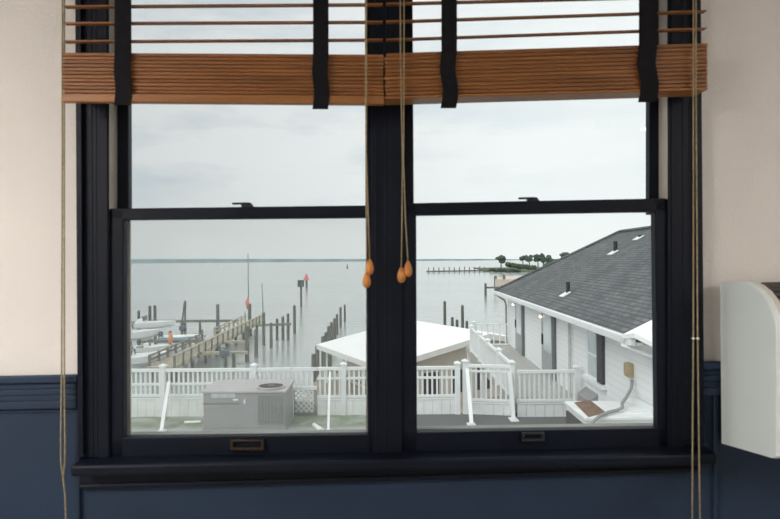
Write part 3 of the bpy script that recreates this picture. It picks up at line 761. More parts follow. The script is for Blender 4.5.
def onwall(px, py, b=-.02):
    d = ray(px, py); n = Vector((1, -.0214, 0)); p0 = hp(0, b, 0)
    t = (p0 - CAM).dot(n) / d.dot(n); return CAM + d * t
# downspouts
def spout(px, r=.035):
    a = wall_a(px)
    mb = MB().tube([hp(a, -.07, ZE - .1), hp(a, -.07, ZE - .6), hp(a, -.07, zdk + .05)], r, 8)
    mb.build('downspout', M['dspout'], house)
spout(571.5)
a = AF - .05
MB().tube([hp(AF + OV - .1, -OV - .02, ZE - .14), hp(AF + .1, -.10, ZE - .40), hp(AF + .06, -.06, ZE - .55), hp(AF + .06, -.06, zdk)], .04, 8).build('downspout', M['conduit'], house)
# doors
def door(x0, x1, nm, pale):
    a1_, a0_ = wall_a(x0), wall_a(x1); zt_ = ZE - .17; z0 = zdk
    fr_ = MB(); hbox(fr_, a0_, a1_, -.05, .02, z0, zt_); d_ = fr_.build(nm, M['door_grey'], house)
    lf = MB(); hbox(lf, a0_ + (a1_ - a0_) * .20, a1_ - (a1_ - a0_) * .22, -.07, .0, z0 + .7, zt_ - .12); lf.build('glazing', M['glass_light'], d_)
    sh = MB(); hbox(sh, a0_ - .02, a0_ + (a1_ - a0_) * .13, -.07, .0, z0 + .02, zt_); sh.build('shutter', M['slate'], d_)
    kn = MB(); hbox(kn, a1_ - .22, a1_ - .10, -.085, -.04, z0 + .85, z0 + 1.15); kn.build('lock_plate', M['black'], d_)
door(542.5, 555.5, 'door', 1)
door(516, 524, 'door', 1)
# near window with dark shutter
wa1, wa0 = wall_a(588.5), wall_a(604.5)
wzt, wzb = onwall(596, 330).z, onwall(596, 380).z
wm = (wa0 + wa1) / 2
mbw = MB(); hbox(mbw, wa0 + .36, wa1, -.05, .02, wzb, ZE - .16); wn = mbw.build('window', M['white'], house)
for (z0, z1) in ((wzb + .08, (wzb + wzt) / 2 - .03), ((wzb + wzt) / 2 + .03, ZE - .24)):
    q = MB(); hbox(q, wa0 + .44, wa1 - .10, -.065, .0, z0, z1); q.build('pane', M['glass_light'], wn)
q = MB(); hbox(q, wa0 + .02, wa0 + .36, -.07, .02, wzb + .02, ZE - .16); q.build('shutter', M['shutter'], wn)
q = MB(); hbox(q, wa0 - .1, wa1 + .2, -.12, .02, wzb - .07, wzb + .01); q.build('sill', M['white'], wn)
# porch lights
for px, py in ((513, 304), (540.5, 316)):
    p = onwall(px, py, -.10)
    q = MB().obox(p + Vector((.05, 0, .03)), (.06, 0, 0), (0, .04, 0), (0, 0, .03)); lt = q.build('porch_light', M['white'], house)
    MB().blob(p, .05, .05, .055, 0, 1, 2).build('bulb', M['lamp_glow'], lt, smooth=True)
# roof vent pipes
def onroof(px, py):
    n = Vector((-RH, 0, RW)).normalized(); n = Vector((-RH, .0214 * RH, RW)).normalized()
    d = ray(px, py); t = (e0 - CAM).dot(n) / d.dot(n); return CAM + d * t, n
for px, py, h, r in ((568, 292.5, .30, .055), (615.5, 251, .30, .06), (641, 236.3, .06, .08)):
    p, n = onroof(px, py)
    vp = MB().lathe(p - Vector((0, 0, .05)), [(r, 0), (r, h + .05), (r * .8, h + .05)], n=14).build('vent_pipe', M['black'], house)
    u_ = Vector((RW, 0, RH)).normalized()
    MB().obox(p + n * .015 - u_ * .09, Vector((0, .17, 0)), u_ * .13, n * .012).build('flashing', M['white_metal'], vp)
# white porch roof joining the near end of the main roof
A2, B2, C2, D2 = at(622.5, 334, 10.15), at(668, 311.5, 10.15), at(668, 349.5, 9.6), at(634, 332.5, 9.75)
pw = MB().poly([A2, B2, C2, D2] + [v + Vector((0, .0, -.08)) for v in (A2, B2, C2, D2)],
               [(0, 1, 2, 3), (7, 6, 5, 4), (0, 4, 5, 1), (1, 5, 6, 2), (2, 6, 7, 3), (3, 7, 4, 0)])
pw.build('porch_roof', M['white_metal'], house)
e = [at(624, 337.5, 10.05), at(668, 352, 9.7), at(668, 362, 9.9), at(622, 344, 10.15)]
MB().poly(e + [v + Vector((0, .12, 0)) for v in e], [(0, 1, 2, 3), (7, 6, 5, 4), (0, 4, 5, 1), (1, 5, 6, 2), (2, 6, 7, 3), (3, 7, 4, 0)]).build('porch_frieze', M['fascia'], house)
MB().tube([at(621, 344.5, 10.1), at(668, 362.5, 9.85)], .028, 8).build('porch_gutter', M['white'], house)
# walkway deck
dk = MB().poly([(xF + .05, 14.32, zdk), hp(14.32, -.003, zdk), hp(24.2, -.003, zdk), (pe.x + .02, 24.1, zdk)] +
               [(xF + .05, 14.32, zdk - .25), hp(14.32, -.003, zdk - .25), hp(24.2, -.003, zdk - .25), (pe.x + .02, 24.1, zdk - .25)],
               [(0, 1, 2, 3), (7, 6, 5, 4), (0, 4, 5, 1), (1, 5, 6, 2), (2, 6, 7, 3), (3, 7, 4, 0)])
dko = dk.build('walkway_deck', M['deck_grey'], kind='structure')
# deck supports
for k, yy in enumerate((16.5, 20, 23.5)):
    MB().box((xF + .08, yy - .07, ZG - .1), (xF + .22, yy + .07, zdk - .25)).build('deck_post', M['fascia'], dko)

# electrical box + conduit, air handler, hood
p0, p1 = onwall(625, 363, -.14), onwall(633, 381, -.14)
eb = thing('electrical_box', (p0 + p1) / 2, 'tan electrical disconnect box on the white wall with a grey flexible conduit', 'electrical box')
ea = wall_a(632)
q = MB(); hbox(q, ea - .05, ea + .16, -.10, -.001, p1.z, p0.z); q.build('box', M['elec'], eb, bevel=0.01)
q = MB(); hbox(q, ea - .04, ea + .15, -.118, -.10, p1.z + .03, p0.z - .02); q.build('cover', M['elec'], eb, bevel=0.006)
# air handler box
bT = 1.6 - 2.60
bx0, bx1 = 3.15, hp(10.5, -.03, 0).x
by0, by1 = 9.9, 11.05
ah = thing('air_handler', ((bx0 + bx1) / 2, (by0 + by1) / 2, ZR), 'white metal rooftop air handler with a rust brown top opening against the white house wall', 'air conditioning unit')
q = MB().box((bx0 + .03, by0 + .03, ZR), (bx1, by1 - .03, bT - .04)).build('cabinet', M['white_dirty'], ah, bevel=0.01)
MB().box((bx0, by0, bT - .06), (bx1 + .0, by1, bT)).build('top_cover', M['white_dirty'], ah, bevel=0.012)
pts = [atz(x, y, bT + .006) for x, y in ((574, 402), (590, 399.5), (606, 412), (588.5, 416.5))]
MB().prism(pts, (0, 0, -.02)).build('rusty_panel', M['rust'], ah)
MB().box((bx0 - .004, by0 + .12, ZR + .15), (bx0 + .04, by1 - .12, bT - .14)).build('intake_grille', M['grille'], ah)
for k in range(3):
    MB().box((bx0 + .75 + .0, by0 + .22 + k * .16, bT), (bx1 - .1, by0 + .30 + k * .16, bT + .022)).build('top_rib', M['white'], ah)
MB().box((bx1 - .10, by0, bT), (bx1 - .02, by1, bT + .10)).build('wall_flashing', M['white'], ah)
cpts = [onwall(632.2, 379.5, -.06), onwall(631.2, 388, -.10), at(627, 396, 10.6), at(622, 403, 10.35), at(622.5, 407, 10.2), atz(618, 409.5, bT + .05), atz(608, 412, bT + .045), atz(599, 416, bT + .045), atz(593.5, 421, bT + .045), atz(588, 428, bT + .045)]
MB().tube(cpts, .028, 10).build('conduit', M['conduit'], eb, smooth=True)
p = onwall(593, 393, -.3)
a1_, a0_ = wall_a(585), wall_a(597)
ho = thing('vent_hood', hp((a0_ + a1_) / 2, -.2, ZR), 'small grey sloped hood at the foot of the house wall under the shuttered window', 'vent')
zt_ = onwall(590, 388.5, -.0).z
q = MB().poly([hp(a0_, 0 - .003, zt_), hp(a1_, -.003, zt_), hp(a1_, -.2, zt_ - .16), hp(a0_, -.2, zt_ - .16), hp(a0_, -.003, ZR), hp(a1_, -.003, ZR), hp(a1_, -.2, ZR), hp(a0_, -.2, ZR)],
              [(0, 1, 2, 3), (7, 6, 5, 4), (0, 4, 5, 1), (1, 5, 6, 2), (2, 6, 7, 3), (3, 7, 4, 0)])
q.build('hood', M['hvac'], ho)
MB().obox(hp((a0_ + a1_) / 2, -.204, (zt_ - .3 + ZR) / 2), (hp(a1_, 0, 0) - hp(a0_, 0, 0)) * .42, (.01, 0, 0), (0, 0, .2)).build('louvre', M['hvac_dark'], ho)

# ================================================================== PAVILION with white metal roof
Nn = Vector((-.45, 27.2, -3.2)); un = Vector((-.5, 1, 0)).normalized(); vn = Vector((un.y, -un.x, 0))
LEN = 8.4
pav = thing('pavilion', (1.5, 32, ZG), 'low building with a broad white metal gable roof beyond the railing', 'building')
runw = 5.9; rise = 1.12
def pv(a, b, z): return Nn + un * a + vn * b + Vector((0, 0, z))
rw = MB()
top = [pv(0, 0, 0), pv(LEN, 0, 0), pv(LEN, runw, rise), pv(LEN, 2 * runw, 0), pv(0, 2 * runw, 0), pv(0, runw, rise)]
bot = [p + Vector((0, 0, -.14)) for p in top]
rw.poly(top + bot, [(0, 1, 2, 5), (5, 2, 3, 4), (6, 11, 8, 7), (11, 10, 9, 8), (0, 6, 7, 1), (3, 9, 10, 4), (0, 5, 11, 6), (5, 4, 10, 11), (1, 7, 8, 2), (2, 8, 9, 3)])
rw.build('roof', M['white_metal'], pav)
fa = MB()
for (p, q_) in ((pv(-.02, 0, -.14), pv(-.02, runw, rise - .14)), (pv(-.02, runw, rise - .14), pv(-.02, 2 * runw, -.14)), (pv(0, -.02, -.14), pv(LEN, -.02, -.14))):
    fa.beam(p, q_, .05, .26)
fa.build('fascia', M['fascia'], pav)
gw = MB().poly([pv(.5, 1.6, ZG + 3.2), pv(.5, 2 * runw - .5, ZG + 3.2), pv(.5, 2 * runw - .5, -.12), pv(.5, runw, rise - .15), pv(.5, 1.6, .15),
                pv(LEN - .5, 1.6, ZG + 3.2), pv(LEN - .5, 2 * runw - .5, ZG + 3.2), pv(LEN - .5, 2 * runw - .5, -.12), pv(LEN - .5, runw, rise - .15), pv(LEN - .5, 1.6, .15)],
               [(0, 1, 2, 3, 4), (9, 8, 7, 6, 5), (0, 4, 9, 5), (1, 6, 7, 2), (4, 3, 8, 9), (3, 2, 7, 8), (0, 5, 6, 1)])
gw.build('wall', M['beige'], pav)
for a in (.35, 2.9, 5.4, 7.9):
    MB().tube([pv(a, .4, ZG + 3.2 - .05), pv(a, .4, -.1)], .06, 8).build('post', M['white'], pav)
b_ = MB().beam(pv(.4, .4, -1.3), pv(7.9, .4, -1.3), .05, .09); b_.build('rail', M['dock_dark'], pav)
for k, a in enumerate((1.7, 3.2, 4.7, 6.2)):
    q = MB(); c0 = pv(.49, a + 1.2, 0); ax = vn * .42
    q.obox(Vector((c0.x, c0.y, -4.35)), ax, un * .02, Vector((0, 0, .55))); wn_ = q.build('window', M['shutter'], pav)

# ================================================================== PILINGS
def piling(px, yt, Y, r, label, group=None, taper=.88, zbot=ZW - 2.15, lean=0.0):
    p = at(px, yt, Y)
    pts = [Vector((p.x + lean, Y, zbot)), Vector((p.x + lean * .5, Y, (p.z + ZW) / 2)), Vector((p.x, Y, p.z - .02)), Vector((p.x, Y, p.z + .03))]
    mb = MB().tube(pts, r, 10, [r, r * (1 + taper) / 2, r * taper, r * taper * .6])
    o = mb.build('piling', M['pile'], smooth=False)
    recentre(o, (p.x + lean, Y, zbot)); tag(o, label, 'piling', group)
    return o
ORD = ['nearest', 'second nearest', 'third nearest', 'fourth nearest', 'fifth nearest', 'sixth nearest', 'seventh nearest', 'eighth nearest', 'ninth nearest', 'farthest']
row = [(313.6, 354, 35), (317.2, 345.5, 38.0), (323, 336, 42), (326, 332, 45), (328.6, 326, 49.5), (331.4, 322, 53), (334.4, 318, 57), (337.0, 314, 61), (340.5, 307, 67), (344.7, 304.4, 74)]
for i, (px, yt, Y) in enumerate(row):
    piling(px, yt, Y, .15 if i < 9 else .14, 'dark timber piling, %s of the diagonal row left of the white metal roof' % ORD[i], 'pilings in the diagonal row')
# short stub pilings between the row and the roof
for i, (px, yt, Y) in enumerate(((329.5, 338, 38), (326.3, 344, 36.2))):
    piling(px, yt, Y, .14, ('dark timber piling tucked under the left eave of the white metal roof', 'short dark piling just left of the eave tip of the white metal roof')[i], 'pilings by the eave')
# pilings beyond the white roof on the right
for px, yt, Y, lab in ((444.7, 301, 58, 'tall piling standing left of its neighbour beyond the white metal roof'), (462.4, 305, 56, 'tall piling near the end of the white roof ridge, right of three stubs'),
                       (452.3, 317, 57, 'stub piling directly right of the left tall piling beyond the white roof'), (457, 319.5, 56.5, 'shortest stub between the two tall pilings beyond the white roof'),
                       (466.8, 320.8, 55, 'stub piling by the end of the side railing beyond the white roof')):
    piling(px, yt, Y, .15 if Y > 55.5 else .14, lab, 'pilings beyond the white roof')
# pilings by the end of the boardwalk
for px, yt, Y, r, lab in ((294.4, 305, 62, .16, 'lone tall piling right of the boardwalk end in open water'), (288, 313.5, 57, .15, 'right end piling of the outer dock beam'),
                          (282.8, 316.3, 57, .15, 'second piling from the right under the outer dock beam'), (277, 318.4, 57, .14, 'third piling from the right under the outer dock beam'),
                          (271, 322.5, 52, .14, 'slim piling right of the boardwalk among its mooring posts'), (256, 329, 47, .15, 'piling in the middle of the slip beside the boardwalk'),
                          (246.8, 326, 45, .16, 'stout piling rising in front of the boardwalk rail'), (263.6, 312, 54, .15, 'piling at the foot of the thin leaning mast'),
                          (249.8, 303.5, 66.9, .18, 'piling carrying the tall mast at the boardwalk end'), (233.7, 353, 42, .13, 'low piling right of the grey drum'),
                          (217.7, 304, 61.4, .18, 'tall piling with a dark hoist drum left of the boardwalk'), (200, 321.5, 58, .13, 'short piling under the long catwalk beam left of the boardwalk'),
                          (154.9, 305, 61.4, .16, 'right one of the two close tall pilings by the white boats'), (149.8, 305.6, 61.4, .16, 'left one of the two close tall pilings by the white boats'),
                          (138.7, 310.3, 60, .15, 'leftmost piling above the white boat hulls'), (139.0, 339, 48, .14, 'short piling between the white boats at the left frame edge'),
                          (155.4, 336, 52, .12, 'thin piling at the left end of the inner catwalk'), (170, 331, 50, .13, 'short piling with an orange fender'),
                          (225.3, 352, 41.5, .13, 'short piling carrying the round grey drum')):
    piling(px, yt, Y, r, lab, 'dock pilings')
p = piling(485.5, 283, 122, .26, 'far piling left of the house eave with a cross beam', 'outlying pilings')
a, b = at(485, 287.3, 122.6), at(500, 287.0, 122.6)
recentre(tag(MB().beam(a, b, .2, .35).build('dock_beam', M['dock_dark']), 'short dark cross beam running from the far piling behind the house eave', 'beam'), a)
# dock beams / catwalks
def beam(x0, y0, x1, y1, Y0, Y1, w, h, label, m='dock_dark', nm='dock_beam'):
    a, b = at(x0, y0, Y0), at(x1, y1, Y1)
    return recentre(tag(MB().beam(a, b, w, h).build(nm, M[m]), label, 'catwalk' if nm == 'catwalk' else 'beam', None), a)
beam(149, 320.9, 238, 320.3, 62.2, 63.5, .8, .22, 'long thin dark catwalk spanning behind the white boats to the boardwalk', nm='catwalk')
beam(258, 325, 291, 323.6, 56.6, 56.6, .3, .22, 'dark outer beam joining four pilings right of the boardwalk')
beam(138, 341.2, 206, 340.4, 50.6, 50.8, .6, .20, 'grey inner catwalk behind the orange fender', nm='catwalk')
beam(201, 353, 247, 352.2, 42.6, 44.5, .5, .20, 'tan finger pier passing the grey drum', 'dock', nm='catwalk')
beam(224, 341.6, 250, 341.0, 48.5, 49, .4, .18, 'short tan finger pier above the drum, right of the boardwalk', 'dock', nm='catwalk')
beam(133, 354.5, 160, 354.5, 44.5, 44.8, .5, .16, 'grey plank catwalk between the lowest white boats', nm='catwalk')

# ================================================================== BOARDWALK
ZD = -4.9
pn, pfr = atz(174, 366.5, ZD), atz(262, 320.2, ZD)
bw_ = thing('boardwalk', (pn.x, pn.y, ZW), 'long tan timber boardwalk with railings leading out over the water', 'pier')
d_ = (pfr - pn); Lb = d_.length; ub = d_.normalized(); lb_ = Vector((-ub.y, ub.x, 0)); WD = 1.7
q = MB().poly([pn, pfr, pfr + lb_ * WD, pn + lb_ * WD] + [v + Vector((0, 0, -.22)) for v in (pn, pfr, pfr + lb_ * WD, pn + lb_ * WD)],
              [(0, 1, 2, 3), (7, 6, 5, 4), (0, 4, 5, 1), (1, 5, 6, 2), (2, 6, 7, 3), (3, 7, 4, 0)]); q.build('deck', M['dock'], bw_)
npost = 18
MB().beam(pn + Vector((0, 0, .34)), pn + d_ + Vector((0, 0, .34)), .03, .54).build('panel_boards', M['dock_pale'], bw_)
MB().beam(pn + Vector((0, 0, .65)), pn + d_ + Vector((0, 0, .65)), .16, .06).build('rail', M['dock'], bw_)
for k in range(npost):
    p = pn + ub * (Lb * k / (npost - 1))
    MB().box((p.x - .02, p.y - .09, ZD - .25), (p.x + .09, p.y + .09, ZD + .70)).build('post', M['dock_dark'], bw_)
for f0, f1, n_, mm_ in ((.02, .42, 8, 'dock_dark'), (.55, .98, 8, 'dock')):
    base = pn + lb_ * WD
    for z, h, w in ((.62, .08, .12), (.34, .12, .04)):
        MB().beam(base + d_ * f0 + Vector((0, 0, z)), base + d_ * f1 + Vector((0, 0, z)), w, h).build('rail', M[mm_], bw_)
    for k in range(n_):
        p = base + d_ * (f0 + (f1 - f0) * k / (n_ - 1))
        MB().box((p.x - .07, p.y - .07, ZD - .25), (p.x + .07, p.y + .07, ZD + (.70 if k < n_ - 1 else .95))).build('post', M[mm_], bw_)
for k in range(9):
    p = pn + ub * (Lb * (k + .3) / 9)
    for s_ in (.12, WD - .12):
        c = p + lb_ * s_; MB().tube([Vector((c.x, c.y, ZW - 2.15)), Vector((c.x, c.y, ZD - .2))], .13, 8).build('support_pile', M['pile'], bw_)
# ================================================================== BOATS
def boat(label, px, py, Y, length, width, heading, free, stripe=None, console=True):
    p = at(px, py, Y)
    r = thing('motor_boat', p, label, 'boat', None)
    rot = Matrix.Rotation(heading, 3, 'Z')
    secs = []
    for i in range(11):
        t = i / 10; x = (t - .5) * length
        wv = width / 2 * (1 - max(0, (t - .45) / .55) ** 2.2) * (.92 + .08 * min(1, t * 4)); wv = max(wv, .02)
        sh = free * (1 + .35 * max(0, t - .4)); kz = .28 * free * max(0, (t - .6) / .4) ** 2 * 2
        secs.append([(x + .1 * length * (max(0, t - .6)) * 0, -wv, sh), (x, -wv * .86, free * .35 + kz), (x, 0, kz), (x, wv * .86, free * .35 + kz), (x, wv, sh)])
    mb = MB(); n = 5
    pts = [p + rot @ Vector(v) for s in secs for v in s]
    fs = [(i * n + j, i * n + j + 1, (i + 1) * n + j + 1, (i + 1) * n + j) for i in range(10) for j in range(4)] + [(0, 1, 2, 3, 4)]
    fs += [(i * n, (i + 1) * n, (i + 1) * n + 4, i * n + 4) for i in range(5, 10)]      # foredeck
    inner = []
    mb.poly(pts, fs)
    fl = MB()
    floor_pts = [p + rot @ Vector((s[1][0], s[1][1] * .9, free * .45)) for s in secs[:7]] + [p + rot @ Vector((s[3][0], s[3][1] * .9, free * .45)) for s in reversed(secs[:7])]
    h = mb.build('hull', M['boat'], r)
    fl.prism(floor_pts, (0, 0, -.03)); fl.build('cockpit_floor', M['boat'], r)
    if stripe:
        st = MB()
        for sgn in (-1, 1):
            for i in range(10):
                a, b = secs[i], secs[i + 1]; k = 0 if sgn < 0 else 4
                a0, b0 = Vector(a[k]), Vector(b[k]); off = Vector((0, sgn * .015, 0))
                q_ = [a0 + off - Vector((0, 0, free * .42)), b0 + off - Vector((0, 0, free * .42)), b0 + off - Vector((0, 0, free * .15)), a0 + off - Vector((0, 0, free * .15))]
                st.poly([p + rot @ v for v in q_] + [p + rot @ (v - off * 2) for v in q_], [(0, 1, 2, 3), (7, 6, 5, 4), (0, 4, 5, 1), (2, 6, 7, 3)])
        st.build('stripe', M[stripe], r)
    if console:
        c = MB().obox(p + rot @ Vector((-.05 * length, 0, free * 1.0)), rot @ Vector((.3, 0, 0)), rot @ Vector((0, width * .2, 0)), Vector((0, 0, free * .5))); c.build('console', M['boat'], r)
        w_ = MB().obox(p + rot @ Vector((.0 * length, 0, free * 1.65)), rot @ Vector((.06, 0, .0)), rot @ Vector((0, width * .22, 0)), Vector((-.03, 0, .22))); w_.build('windscreen', M['glass_dark'], r)
        s_ = MB().obox(p + rot @ Vector((-.24 * length, 0, free * .8)), rot @ Vector((.22, 0, 0)), rot @ Vector((0, width * .3, 0)), Vector((0, 0, free * .35))); s_.build('seat', M['boat_grey'], r)
    m_ = MB().obox(p + rot @ Vector((-.53 * length, 0, free * .9)), rot @ Vector((.17, 0, 0)), rot @ Vector((0, .17, 0)), Vector((0, 0, .45))); m_.build('outboard_motor', M['motor'], r, bevel=.05)
    return r
boat('white motor boat with its pointed bow to the right, uppermost at the left frame edge', 145, 328.5, 57, 5.7, 2.2, 0.05, .62)
boat('white motor boat in the middle of the moored cluster, left of the inner catwalk', 133, 340, 53, 4.6, 1.9, .35, .75)
boat('white motor boat nearest the railing at the left frame edge', 132, 365.5, 41, 3.8, 1.7, .25, .62)
boat('white motor boat with a pale blue stripe behind the orange fender', 184, 340.5, 53.5, 3.8, 1.7, .05, .45, 'boat_blue', False)
boat('small white motor boat moored against the left rail of the boardwalk', 154, 360.5, 43.5, 2.6, 1.5, .4, .55, None, False)
boat('white motor boat low in the water between the catwalk and the nearest boat', 151, 352.5, 46.5, 3.0, 1.6, .1, .5)
p = at(222, 268.3, 620)
wk = thing('motor_boat', p, 'tiny pale boat far out on the open water left of the mast', 'boat')
MB().poly([p + Vector(v) for v in ((-4.5, -1, -.6), (4, -1, -.6), (5.5, -1, .4), (-4.5, -1, .3), (-4.5, 1, -.6), (4, 1, -.6), (5.5, 1, .4), (-4.5, 1, .3))],
          [(0, 1, 2, 3), (7, 6, 5, 4), (0, 4, 5, 1), (1, 5, 6, 2), (2, 6, 7, 3), (3, 7, 4, 0)]).build('hull', M['boat_grey'], wk)
MB().box((p.x - 2, p.y - .7, p.z + .3), (p.x + .5, p.y + .7, p.z + 1.1)).build('cabin', M['boat'], wk)
# hoists (dark drums on pilings)
def drum(px, py, Y, rx, rz, label, frame=False):
    p = at(px, py, Y)
    r = thing('boat_hoist', p, label, 'boat hoist')
    MB().lathe(p + Vector((0, -.2, 0)), [(rx * .7, -rx * .9), (rx, -rx * .6), (rx, rx * .6), (rx * .7, rx * .9)], axis=Vector((.25, 1, 0)), n=16).build('drum', M['motor'], r)
    MB().obox(p + Vector((0, .02, rz * .6)), (rx * .45, 0, 0), (0, rx * .4, 0), (0, 0, rz)).build('bracket', M['motor'], r)
    if frame:
        for s in (-1, 1):
            a = at(px + s * 1.6, py - 4, Y); b = at(px + 1.6 + s * .35, py - 27, Y)
            MB().beam(a, b, .14, .14).build('leg', M['pile'], r)
            MB().beam(Vector((a.x, Y, ZW - 2.1)), a + Vector((0, 0, .1)), .2, .2).build('leg', M['pile'], r)
    return r
drum(183.5, 327.5, 60.5, .32, .5, 'dark hoist drum on a peaked pair of poles, left in the dock', True)
drum(217.9, 329, 60.7, .32, .45, 'dark hoist drum hung low on the tall piling left of the boardwalk')
drum(225.2, 352.5, 41.0, .30, .22, 'round blue grey hoist drum on a short piling below the boardwalk')
# fender
p = at(170.6, 338, 49.7)
recentre(tag(MB().lathe(p + Vector((0, 0, -.45)), [(.05, 0), (.15, .08), (.17, .3), (.17, .62), (.12, .82), (.05, .92)], n=14).build('fender', M['orange']), 'orange fender hung upright on a short dark piling among the white boats', 'fender'), p)
# masts
def mast(px, yt, pb, yb, Y, r, label, flag=None):
    a, b = at(px, yt, Y), at(pb, yb, Y)
    t = thing('mast', (b.x, b.y, ZW), label, 'mast')
    MB().tube([Vector((b.x, Y, ZW - 2.1)), b, a], r, 8, [r, r, r * .5]).build('pole', M['mast'], t)
    if flag:
        f0, f1 = at(flag[0], flag[1], Y - .1), at(flag[2], flag[3], Y - .1)
        q = MB(); n = 7; P_ = []
        rad = [.04, .13, .2, .24, .2, .12, .04]
        q.tube([f0.lerp(f1, k / 6) + Vector((.05 * math.sin(k * 2), 0, 0)) for k in range(7)], .2, 8, rad); q.build('furled_flag', M['red'], t)
    return t
mast(248, 253, 248.6, 320, 67.4, .09, 'tall slim grey mast with a furled red flag at the boardwalk end', (247.2, 297, 247.6, 309))
mast(261.9, 283, 263.4, 322, 54.6, .07, 'thin bare mast leaning slightly right of the tall flag mast')
# channel markers
def marker(px, yt, yb, Y, size, mcol, label, shape):
    a = at(px, yt, Y)
    t = thing('channel_marker', (a.x, Y, ZW), label, 'channel marker')
    r = .0018 * Y
    MB().tube([Vector((a.x, Y, ZW - 2.1)), Vector((a.x, Y, a.z))], r, 8).build('pole', M['pile'], t)
    if shape == 'cross':
        for ang in (.5, -.9):
            q = MB(); c = Vector((a.x - .0, Y - .25, a.z)); q.obox(c, Vector((math.cos(ang) * size, math.sin(ang) * size, 0)), Vector((-math.sin(ang), math.cos(ang), 0)) * .05, Vector((0, 0, size))); q.build('day_board', M[mcol], t)
    else:
        q = MB(); c = Vector((a.x, Y - .3, a.z)); q.prism([c + Vector((-size, 0, -size * .9)), c + Vector((size, 0, -size * .9)), c + Vector((0, 0, size * 1.4))], (0, .08, 0)); q.build('day_board', M[mcol], t)
marker(301, 283, 305, 98, .55, 'green', 'green channel marker board on a dark pole in open water', 'cross')
marker(306.5, 277, 287, 165, .85, 'red', 'red channel marker farther out beside the green one', 'tri')
p = at(347.2, 264.5, 560)
by = thing('channel_buoy', (p.x, p.y, ZW), 'tiny dark buoy far out near the horizon left of the mullion', 'buoy')
MB().lathe((p.x, p.y, ZW - .5), [(1.1, 0), (1.2, 1.0), (.5, 1.4), (.4, 3.2), (.7, 3.4), (.1, 4.2)], n=12).build('body', M['motor'], by)

# ================================================================== FAR PIER, SPIT, TREES
PY = 340.0
a, b = at(427, 271.9, PY), at(488, 271.5, PY + 9)
fp = thing('fishing_pier', (a.x, a.y, ZW), 'long low pier with evenly spaced posts reaching out from the wooded point', 'pier')
MB().beam((a.x, a.y, ZW + .75), (b.x, b.y, ZW + .75), 2.5, .8).build('deck', M['dock_dark'], fp)
for k in range(12):
    x = a.x + (b.x - a.x) * (k + .3) / 12; y = a.y + (b.y - a.y) * (k + .3) / 12
    MB().box((x - .26, y - .26, ZW - 2), (x + .26, y + .26, ZW + 2.9 + .3 * (k % 3 == 1))).build('post', M['dock_dark'], fp)
# spit of marsh
sp = MB(); npt = 28
L0, L1 = at(489, 271, 345).x, at(640, 271, 345).x
pts_t, pts_b = [], []
for i in range(npt):
    t = i / (npt - 1); x = L0 + (L1 - L0) * t
    h = 1.0 + 1.1 * min(1, t * 6) + .5 * noise.noise(Vector((x * .3, 1, 2)))
    pts_b.append(Vector((x, 340 + 3 * noise.noise(Vector((x * .1, 0, 0))), ZW - .5))); pts_t.append(Vector((x, 343, ZW + h)))
back = [Vector((p.x, 420, ZW + 1.5)) for p in pts_t]
sp.poly(pts_b + pts_t + back, [(i, i + 1, npt + i + 1, npt + i) for i in range(npt - 1)] + [(npt + i, npt + i + 1, 2 * npt + i + 1, 2 * npt + i) for i in range(npt - 1)] + [(0, npt, 2 * npt)])
sp.build('marsh_spit', M['marsh'], kind='structure')
def pine(px, ytop_, Y, wpx, hpx, label, trunkpx=0):
    wpx *= 1.15
    c = at(px, ytop_ + hpx / 2, Y); k = Y / F
    t = thing('pine_tree', (c.x, Y, ZW + 1), label, 'tree', 'pines on the point')
    MB().tube([Vector((c.x, Y, ZW + .5)), Vector((c.x + .3, Y, (c.z + ZW) / 2)), Vector((c.x, Y, c.z))], .35, 8, [.45, .35, .2]).build('trunk', M['trunk'], t)
    q = MB()
    for i in range(9):
        dx, dzv = random.uniform(-.62, .62), random.uniform(-.45, .6)
        f = 1 - .5 * abs(dx)
        q.blob(c + Vector((dx * wpx * .5 * k, random.uniform(-1.5, 1.5), dzv * hpx * .5 * k)), wpx * .31 * k * f, wpx * .26 * k * f, hpx * .30 * k * f, .35, 1.6, 2)
    q.build('crown', M['foliage'], t)
pine(500.6, 255.3, 350, 9.5, 8.0, 'lone pine at the left tip of the wooded point')
pine(522.6, 255.0, 366, 6.5, 6.5, 'small pine, second from the left on the wooded point')
pine(529, 254.6, 350, 7.5, 8.5, 'round pine third from the left on the wooded point')
pine(537.5, 254, 359, 7.5, 9, 'pine left of the tallest pine on the wooded point')
pine(542.8, 253, 371, 6.5, 10, 'tallest slim pine near the house roof on the wooded point')
pine(549, 255, 384, 8, 10, 'bushy pine second from the right above the dark roof edge')
pine(556, 258, 352, 12, 8, 'low broad pine partly behind the dark roof edge')
pine(567, 251.5, 366, 12.5, 9.0, 'rightmost pine half hidden by the sloping roof edge')
def hedge(px0, px1, y0, y1, Y, label, nb=9):
    k = Y / F; a, b = at(px0, (y0[0] + y1[0]) / 2, Y), at(px1, (y0[1] + y1[1]) / 2, Y)
    q = MB()
    for i in range(nb):
        t = (i + .5) / nb; c = a.lerp(b, t); hh = ((y1[0] - y0[0]) * (1 - t) + (y1[1] - y0[1]) * t) * .5 * k
        q.blob(c + Vector((0, random.uniform(-.6, .6), random.uniform(-.3, .3))), (px1 - px0) / nb * .9 * k, 1.8, hh, .3, 1.5, 2)
    o = q.build('shrub_thicket', M['hedge']); tag(o, label, 'shrub'); recentre(o, (a + b) / 2 - Vector((0, 0, 2)))
hedge(506, 536, (261.2, 265.5), (266.5, 270.5), 335, 'dark thicket of shrubs under the pines on the wooded point', 11)
hedge(490, 520, (267.6, 268.5), (271.4, 272), 332, 'low green shrub fringe along the water edge of the point', 12)
